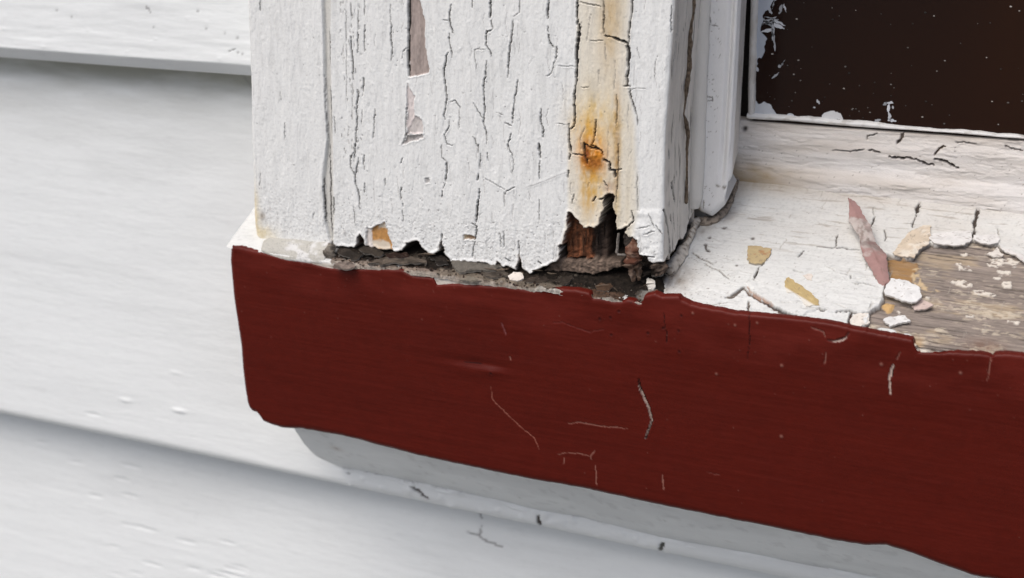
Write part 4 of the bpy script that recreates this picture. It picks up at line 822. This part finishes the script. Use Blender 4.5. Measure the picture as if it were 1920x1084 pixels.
# pane
gm_ = bpy.data.materials.new('dark_glass'); gm_.use_nodes = True; t_ = gm_.node_tree; b_ = t_.nodes['Principled BSDF']
tc = t_.nodes.new('ShaderNodeTexCoord'); vo = t_.nodes.new('ShaderNodeTexVoronoi'); vo.inputs['Scale'].default_value = 300
t_.links.new(tc.outputs['Object'], vo.inputs['Vector'])
no = t_.nodes.new('ShaderNodeTexNoise'); no.inputs['Scale'].default_value = 9; t_.links.new(tc.outputs['Object'], no.inputs['Vector'])
cr_ = t_.nodes.new('ShaderNodeValToRGB'); cr_.color_ramp.elements[0].position = .35; cr_.color_ramp.elements[0].color = (.0105, .0042, .0032, 1); cr_.color_ramp.elements[1].position = .65; cr_.color_ramp.elements[1].color = (.020, .0068, .0028, 1)
t_.links.new(no.outputs[0], cr_.inputs[0]); t_.links.new(cr_.outputs[0], b_.inputs['Base Color']); b_.inputs['Roughness'].default_value = .12; b_.inputs['Specular IOR Level'].default_value = .25
V_, q_ = box_np(XG0-1.2, 690, YG, YG+3, GZ0[1]-1.2, 420)
pane = raw_mesh('glass_pane', V_, q_, np.ones((8, 3)), np.ones(8), gm_, sash); pane.data.polygons.foreach_set('use_smooth', np.zeros(6, bool))
# paint smears and specks on the pane
def flat(name, polys, c, parent, y=YG-.06, th=.12, mat=M_old, jit=.12, rough=.5, cs=None):
    Vs, Fs = [], []; me = bpy.data.meshes.new(name); cols = []
    for i, q in enumerate(polys):
        Pq = fract(q, jit, 2, RG, True); k = len(Vs); n = len(Pq)
        Vs += [(a*MM, (y-th)*MM, b*MM) for a, b in Pq]+[(a*MM, (y+.1)*MM, b*MM) for a, b in Pq]
        Fs.append(tuple(range(k, k+n))); Fs += [(k+j, k+(j+1) % n, k+n+(j+1) % n, k+n+j) for j in range(n)]
        cols += [tuple(cs[i] if cs is not None else c)+(1,)]*(2*n)
    me.from_pydata(Vs, [], Fs); ca = me.attributes.new('Col', 'FLOAT_COLOR', 'POINT'); ca.data.foreach_set('color', np.array(cols, np.float32).ravel())
    ra = me.attributes.new('Rgh', 'FLOAT', 'POINT'); ra.data.foreach_set('value', np.full(len(Vs), rough, np.float32)); me.materials.append(mat)
    return link(bpy.data.objects.new(name, me), parent)
sm = [[(190, -30), (330, -30), (300, 20), (285, 60), (240, 100), (235, 150), (228, 205), (270, 250), (255, 320), (232, 375), (210, 375), (205, 420), (190, 420)],
      [(190, 640), (215, 670), (285, 668), (310, 705), (330, 742), (400, 732), (440, 738), (475, 765), (185, 752)], [(612, 765), (622, 740), (655, 720), (700, 712), (740, 728), (757, 772)]]
flat('paint_smear', [gl(E_(q)) for q in sm], (.60, .62, .66), sash, jit=.4, cs=[(.42, .46, .53), (.55, .58, .62), (.62, .63, .64)])
lines = [((230, 150), (330, 108)), ((250, 110), (345, 125)), ((300, 125), (385, 165)), ((300, 150), (380, 185)), ((232, 205), (310, 190)), ((310, 120), (305, 260)), ((305, 200), (320, 330)), ((378, 25), (392, 78)), ((365, 30), (345, 90)), ((235, 160), (320, 140)),
         ((355, 430), (385, 385)), ((300, 505), (345, 465)), ((340, 430), (360, 420)), ((270, 30), (300, 90)), ((320, 0), (300, 60)), ((245, 120), (300, 170)), ((1015, 675), (1040, 660)), ((1035, 660), (1080, 663)), ((1052, 670), (1048, 720)), ((1050, 720), (1065, 775)), ((1045, 772), (1100, 778)), ((1075, 680), (1080, 700)),
         ((590, 640), (605, 670)), ((565, 690), (580, 692)), ((200, 430), (210, 460)), ((950, 785), (1000, 770))]
def stroke(a, b, w):
    a, b = np.array(a, float), np.array(b, float); d = b-a; n = np.array([-d[1], d[0]])/np.hypot(*d); return [a+n*w*.3, (a+b)/2+n*w, b+n*w*.25, b-n*w*.25, (a+b)/2-n*w, a-n*w*.3]
flat('paint_scratch', [stroke(*gl(E_(q)), RG.uniform(.15, .5)) for q in lines], (.5, .52, .56), sash, th=.1, cs=[np.array([.5, .52, .56])*RG.uniform(.5, 1.2) for q in lines])
sp = [(505, 18), (687, 50), (690, 125), (460, 122), (400, 190), (303, 347), (483, 518), (797, 470), (1063, 157), (1285, 80), (1342, 102), (1205, 152), (1175, 306), (1197, 422), (1412, 390), (1360, 457), (1770, 444), (1680, 370), (1065, 543), (960, 530), (862, 550), (670, 540), (763, 569), (450, 595), (428, 648), (287, 622), (400, 420), (470, 387), (815, 703),
      (860, 715), (840, 700), (1160, 680), (1268, 752), (1408, 795), (1755, 800), (1818, 660), (1908, 650), (1715, 652), (1440, 740), (1290, 652), (1085, 565), (952, 600), (1065, 615), (772, 428), (557, 302), (1002, 90), (1703, 147), (1890, 70), (1835, 42), (885, 757), (930, 722), (800, 745), (440, 478), (640, 625), (317, 637), (410, 685)]
dots_ = []
for (x, y) in sp+[(RG.uniform(200, 1950), RG.uniform(0, 800)) for i in range(18)]:
    cx, cz = gl(E_([(x, y)]))[0]; r_ = RG.uniform(.10, .25)*(1 if (x, y) in sp else .5); dots_.append([(cx+r_*math.cos(a)*RG.uniform(.8, 1.6), cz+r_*math.sin(a)*.8) for a in np.arange(0, 6.2, 1.05)])
flat('paint_speck', dots_, (.35, .33, .32), sash, th=.08, jit=.02, cs=[np.array([.3, .28, .26])*RG.uniform(.15, 1.25)**2 for q in dots_])

# ================================================================== loose chips and flakes on the sill
def flake(name, px, lift, c, label, c2=None, th=.35, curl=0.0, f=G_, back=None, group='loose paint chips on the sill', cat='paint chip', jit=.13, rings=9, parent=None, lean=None, spots=.5, sd_=1, axis_pts=None):
    """px outline; lift(x, y) -> height above the sill of each outline point (0..1 coordinates over the bounding box)"""
    q = np.array(f(px)); lo, hi = q.min(0), q.max(0); outl = []
    for (a, b) in q:
        h = lift((a-lo[0])/(hi[0]-lo[0]), (b-lo[1])/(hi[1]-lo[1])) if callable(lift) else lift
        P_ = hit(a, b, (0, -SN, CS), h); outl.append((P_[0], P_[1]*CS+P_[2]*SN, h))
    o3 = np.array(outl); rg = np.random.RandomState(sd_*7+3)
    flat2 = fract([(x, y) for x, y, h in o3], jit, 3, rg, True); cum = []
    pts = []
    for (x, y) in flat2:      # height from the nearest original outline points
        d = np.hypot(o3[:, 0]-x, o3[:, 1]-y)+1e-3; w_ = d**-2.; pts.append((x, y, (o3[:, 2]*w_).sum()/w_.sum()))
    O = np.array(pts); n = len(O)
    if axis_pts is None: cen = np.tile(O.mean(0), (n, 1))
    else:
        ap = []
        for (a, b) in f(axis_pts):
            P_ = hit(a, b, (0, -SN, CS), lift((a-lo[0])/(hi[0]-lo[0]), (b-lo[1])/(hi[1]-lo[1]))); ap.append((P_[0], P_[1]*CS+P_[2]*SN))
        ap = fract(ap, 0, 4, rg); ap = np.array(ap); idx = [np.argmin(np.hypot(ap[:, 0]-x, ap[:, 1]-y)) for x, y in O[:, :2]]; cen = np.c_[ap[idx], O[:, 2]]
    G = []
    for k in range(rings+1):
        t = k/rings; q3 = O*(1-t)+cen*t; q3[:, 2] += curl*.4*math.sin(math.pi/2*t)**1.0; G.append(q3)
    G = np.array(G)                                          # rings x n x (x, s, h)
    nz_ = .12*fbm(G[..., 0]*.5+sd_*9, G[..., 1]*.5, 3, 500+sd_)+.02*fbm(G[..., 0]*2, G[..., 1]*2, 3, 510+sd_)
    topG = G.copy(); topG[..., 2] += nz_*np.linspace(.4, 1, rings+1)[:, None]+th; botG = G.copy(); botG[..., 2] += nz_*np.linspace(.4, 1, rings+1)[:, None]
    A = np.concatenate([topG[::-1], botG[:1]+(topG[:1]-botG[:1])*.5, botG], 0); A = np.concatenate([A, A[:, :1]], 1)
    X, S_3, H_3 = A[..., 0], A[..., 1], A[..., 2]
    Pw = np.stack([X, S_3*CS-H_3*SN, S_3*SN+H_3*CS], -1)
    Cc = np.ones(Pw.shape)*np.asarray(c)
    if c2 is not None: Cc = mixc(Cc, c2, ss(.25-spots, .45-spots, fbm(X*.45+sd_*3, S_3*.7, 4, 520+sd_)))
    Cc *= (1+.14*fbm(X*.9, S_3*.9, 4, 530+sd_))[..., None]; Cc = mixc(Cc, (.2, .16, .13), ss(.46, .56, np.abs(fbm(X*1.3, S_3*2.2, 4, 540+sd_)))*.6)
    Cc[rings-1+2:rings+3] = mixc(Cc[rings+1:rings+3], (.6, .56, .5), np.full(Cc[rings+1:rings+3].shape[:2], .5))
    if back: Cc = back(X, S_3, Cc)
    o = grid_mesh(name, Pw, Cc, np.full(X.shape, .8), M_rot if parent else M_chip, parent); o.data.set_sharp_from_angle(angle=math.radians(32)); return o if parent else tag(o, label, cat, group)
# tall pink flake, peeled up and twisted
def pink(X, S, C):
    a = top(G_([(790, 250)]))[0]; b = top(G_([(1030, 820)]))[0]; C = C.copy()
    n = fbm(X*.5, S*.5, 3, 3); t = (S-S.min())/(S.max()-S.min())+.06*n
    g_ = ss(.38, .46, t+.1*n)*ss(.83, .76, t+.1*n)*np.clip(.9+.8*fbm(X*.9, S*.9, 4, 8), 0, 1); C = mixc(C, (.50, .45, .42), g_); C = mixc(C, (.22, .17, .15), g_*ss(.1, .4, fbm(X*1.1, S*.5, 4, 9))*.8); C = mixc(C, (.16, .12, .11), np.exp(-((t-.47+.012*(X-X.mean()))/.025)**2)*.7); C = mixc(C, (.37, .225, .21), ss(.77, .83, t)); return C
flake('paint_flake', [(788, 250), (830, 270), (870, 322), (900, 380), (935, 432), (950, 490), (978, 552), (1033, 610), (1042, 700), (1055, 790), (1022, 825), (985, 800), (950, 740), (925, 690), (890, 625), (870, 570), (864, 510), (830, 450), (806, 410), (796, 330)],
      lambda x, y: .3+4.2*(1-y)**1.3, (.34, .205, .19), 'long pointed pink and grey flake peeling upright beside the bare wood', curl=.9, jit=.12, back=pink, cat='paint flake', group='curled paint flakes on the sill', sd_=1,
      axis_pts=[(795, 262), (835, 340), (870, 420), (905, 500), (950, 600), (990, 680), (1020, 780), (1025, 815)])
flake('paint_chip', [(145, 560), (200, 560), (298, 580), (285, 625), (260, 650), (235, 675), (150, 668), (142, 600)], .25, (.47, .37, .21), 'square ochre chip lying alone nearest the casing', (.42, .24, .12), sd_=2, spots=-.05, th=.45)
flake('paint_chip', [(390, 775), (410, 762), (480, 810), (560, 875), (600, 910), (605, 940), (520, 950), (490, 900), (440, 860), (402, 862), (383, 830)], .3, (.46, .35, .17), 'long ochre chip with white edge lying near the front of the sill', (.56, .44, .22), sd_=3, spots=.1, th=.45,
      back=lambda X, S, C: mixc(C, (.72, .69, .62), ss(.3, -.3, (S-(S.min()+(X.max()-X)/(X.max()-X.min())*(S.max()-S.min())*.62))-.2)))
flake('paint_chip', [(498, 750), (530, 738), (556, 740), (558, 782), (528, 778)], .3, (.68, .62, .56), 'tiny cream chip lying just behind the long ochre chip', None, sd_=4, th=.4)
flake('paint_chip', [(1020, 850), (1062, 772), (1150, 782), (1245, 825), (1262, 880), (1245, 905), (1200, 930), (1100, 900), (1050, 880), (1028, 875)], lambda x, y: .5+.9*x, (.69, .695, .69), 'large white chip at the foot of the pink flake, overhanging bare wood', None, sd_=5, th=.5, curl=.4)
flake('paint_chip', [(1198, 948), (1265, 898), (1338, 940), (1292, 965), (1215, 974)], lambda x, y: -.2+.5*x, (.56, .45, .41), 'pinkish triangular chip tucked beneath the large white chip', None, sd_=6, th=.4)
flake('paint_chip', [(1015, 1035), (1050, 1018), (1100, 1015), (1150, 1008), (1192, 1045), (1120, 1058), (1058, 1082)], lambda x, y: -.45+.5*x, (.68, .68, .67), 'small oblong white chip lying on bare wood close to the red edge', None, sd_=7, th=.5)
flake('paint_flake', [(1075, 600), (1100, 570), (1130, 530), (1190, 465), (1270, 425), (1325, 430), (1318, 480), (1310, 545), (1265, 562), (1240, 600), (1215, 635), (1090, 617)], lambda x, y: .15+.55*(y), (.60, .51, .40), 'broad tan curled flake at the upper left corner of the bare wood', (.70, .64, .55), cat='paint flake', group='curled paint flakes on the sill', sd_=8, spots=.15, curl=.35)
flake('paint_flake', [(1320, 492), (1350, 478), (1400, 470), (1500, 464), (1580, 458), (1585, 505), (1570, 535), (1540, 550), (1440, 552), (1340, 540), (1318, 518)], lambda x, y: .1+.5*y, (.69, .68, .665), 'wide white curled lip of paint left of the dark upright crack', None, cat='paint flake', group='curled paint flakes on the sill', sd_=9, curl=.5)
flake('paint_flake', [(1595, 488), (1660, 492), (1755, 490), (1758, 535), (1690, 550), (1640, 540), (1600, 518)], lambda x, y: .1+.5*y, (.69, .68, .665), 'narrow white curled lip of paint right of the dark upright crack', None, cat='paint flake', group='curled paint flakes on the sill', sd_=10, curl=.45)
flake('paint_flake', [(1678, 612), (1720, 595), (1750, 565), (1765, 600), (1790, 612), (1780, 626), (1730, 632)], lambda x, y: .1-.3*y, (.66, .62, .57), 'small torn white flake curling near the right picture edge', None, cat='paint flake', group='curled paint flakes on the sill', sd_=11, curl=.3)
flake('paint_flake', [(1762, 570), (1800, 572), (1860, 600), (1925, 625), (1925, 665), (1880, 622), (1800, 600)], lambda x, y: .0+.3*y, (.68, .66, .64), 'long thin white flake lifting at the right picture edge', None, cat='paint flake', group='curled paint flakes on the sill', sd_=12, curl=.25)
flake('paint_chip', [(800, 1040), (830, 1003), (920, 995), (930, 1050), (900, 1068), (870, 1083), (798, 1083)], -.25, (.70, .66, .60), 'broken cream chip wedged against the red edge left of bare wood', (.5, .42, .33), sd_=13, spots=-.1, th=.5)
flake('paint_chip', [(0, 0), (10, -12), (42, -4), (50, 14), (38, 26), (8, 22)], .4, (.70, .67, .62), 'rounded white crumb of paint at the foot of the casing corner', None, f=lambda q: [(1213+a*.33, 533+b*.6) for a, b in q], sd_=14, th=.9, curl=.6, jit=.1)
flake('paint_chip', [(205, 965), (240, 940), (300, 945), (318, 985), (270, 1005), (215, 995)], .5, (.66, .61, .55), 'pale putty lump lying in the gap under the casing', None, f=D_, sd_=15, th=.8, curl=.5, group=None)

for i, (q, f_, h0, th_, c_) in enumerate([
    ([(930, 745), (1000, 755), (1075, 790), (1060, 815), (1000, 805), (940, 800), (895, 765)], B_, 1.2, .8, (.16, .13, .10)),
    ([(960, 872), (1010, 845), (1060, 830), (1200, 818), (1330, 835), (1385, 868), (1300, 872), (1150, 862), (1050, 885)], B_, .9, .9, (.26, .21, .165)),
    ([(740, 770), (830, 765), (930, 800), (900, 830), (800, 815)], B_, .7, .8, (.14, .11, .085)),
    ([(1560, 862), (1640, 840), (1700, 850), (1790, 845), (1900, 872), (1930, 905), (1880, 925), (1700, 930), (1600, 925)], B_, .8, 1.2, (.32, .29, .245)),
    ([(705, 890), (770, 852), (860, 868), (868, 895), (800, 915), (750, 905)], B_, .3, .8, (.50, .40, .34)),
    ([(1080, 800), (1180, 790), (1260, 815), (1200, 830), (1110, 825)], B_, 1.2, .6, (.10, .05, .035)),
    ([(1400, 815), (1470, 800), (1530, 830), (1540, 870), (1450, 870)], B_, .8, .7, (.10, .08, .065)),
    ([(1630, 960), (1700, 945), (1810, 955), (1800, 990), (1700, 1000), (1640, 990)], B_, .2, .7, (.46, .41, .33)),
    ([(20, 905), (90, 900), (180, 920), (200, 960), (100, 975), (30, 960)], D_, .5, .9, (.24, .20, .16)),
    ([(340, 975), (460, 960), (500, 985), (420, 1010), (330, 1000)], D_, .4, .6, (.12, .09, .07)),
    ([(480, 985), (600, 960), (680, 975), (640, 1010), (520, 1015)], D_, .3, .6, (.09, .07, .055)),
    ([(820, 1000), (870, 990), (960, 1030), (930, 1065), (840, 1060)], D_, .2, .5, (.20, .12, .075)),
    ([(1190, 900), (1260, 880), (1330, 900), (1320, 950), (1240, 960)], D_, .8, 1.2, (.13, .10, .08))]):
    c_ = tuple((.45 if i in (0, 2, 5, 6) else .72)*k for k in c_)
    flake('putty_chunk', q, lambda x, y, h0=h0: h0+.5*y-.2, c_, '', tuple(.55*k for k in c_), f=f_, sd_=30+i, spots=.15, th=th_*(.3 if i == 4 else .6), curl=.2, jit=.6, parent=dirt)

for i in range(22):
    x = RG.uniform(600, 960); y = RG.uniform(500, 700) if x < 880 else RG.uniform(430, 640); L = RG.uniform(40, 170); dp = RG.uniform(6.2, 8.2) if x < 880 else RG.uniform(8, 13)
    k = RG.uniform(.4, 1.6); c_ = np.array([.13, .06, .035] if x < 800 else [.05, .035, .028])*k
    tube('splinter', [hit(*q, (0, 1, 0), dp+j*.3) for j, q in enumerate(D_([(x, y), (x+RG.normal()*4, y+L/2), (x+RG.normal()*6, y+L)]))], [.10, RG.uniform(.12, .3), .06], tuple(c_), M_rot, casing, .5, st=.4, seg=6)
for i in range(16):
    x = RG.uniform(31, 116); z = RG.uniform(.8, 3.5); a = RG.normal()*.5; L = RG.uniform(1.5, 5); y = RG.uniform(2, 6)
    tube('splinter', [(x, y, z+y*TN*.6), (x+L/2, y+RG.normal()*.3, z+y*TN*.6+a), (x+L, y+RG.normal()*.5, z+y*TN*.6+a*1.6)], [.08, RG.uniform(.1, .28), .05], tuple(np.array([.15, .115, .085])*RG.uniform(.4, 1.8)), M_rot, casing, .5, st=.3, seg=6)
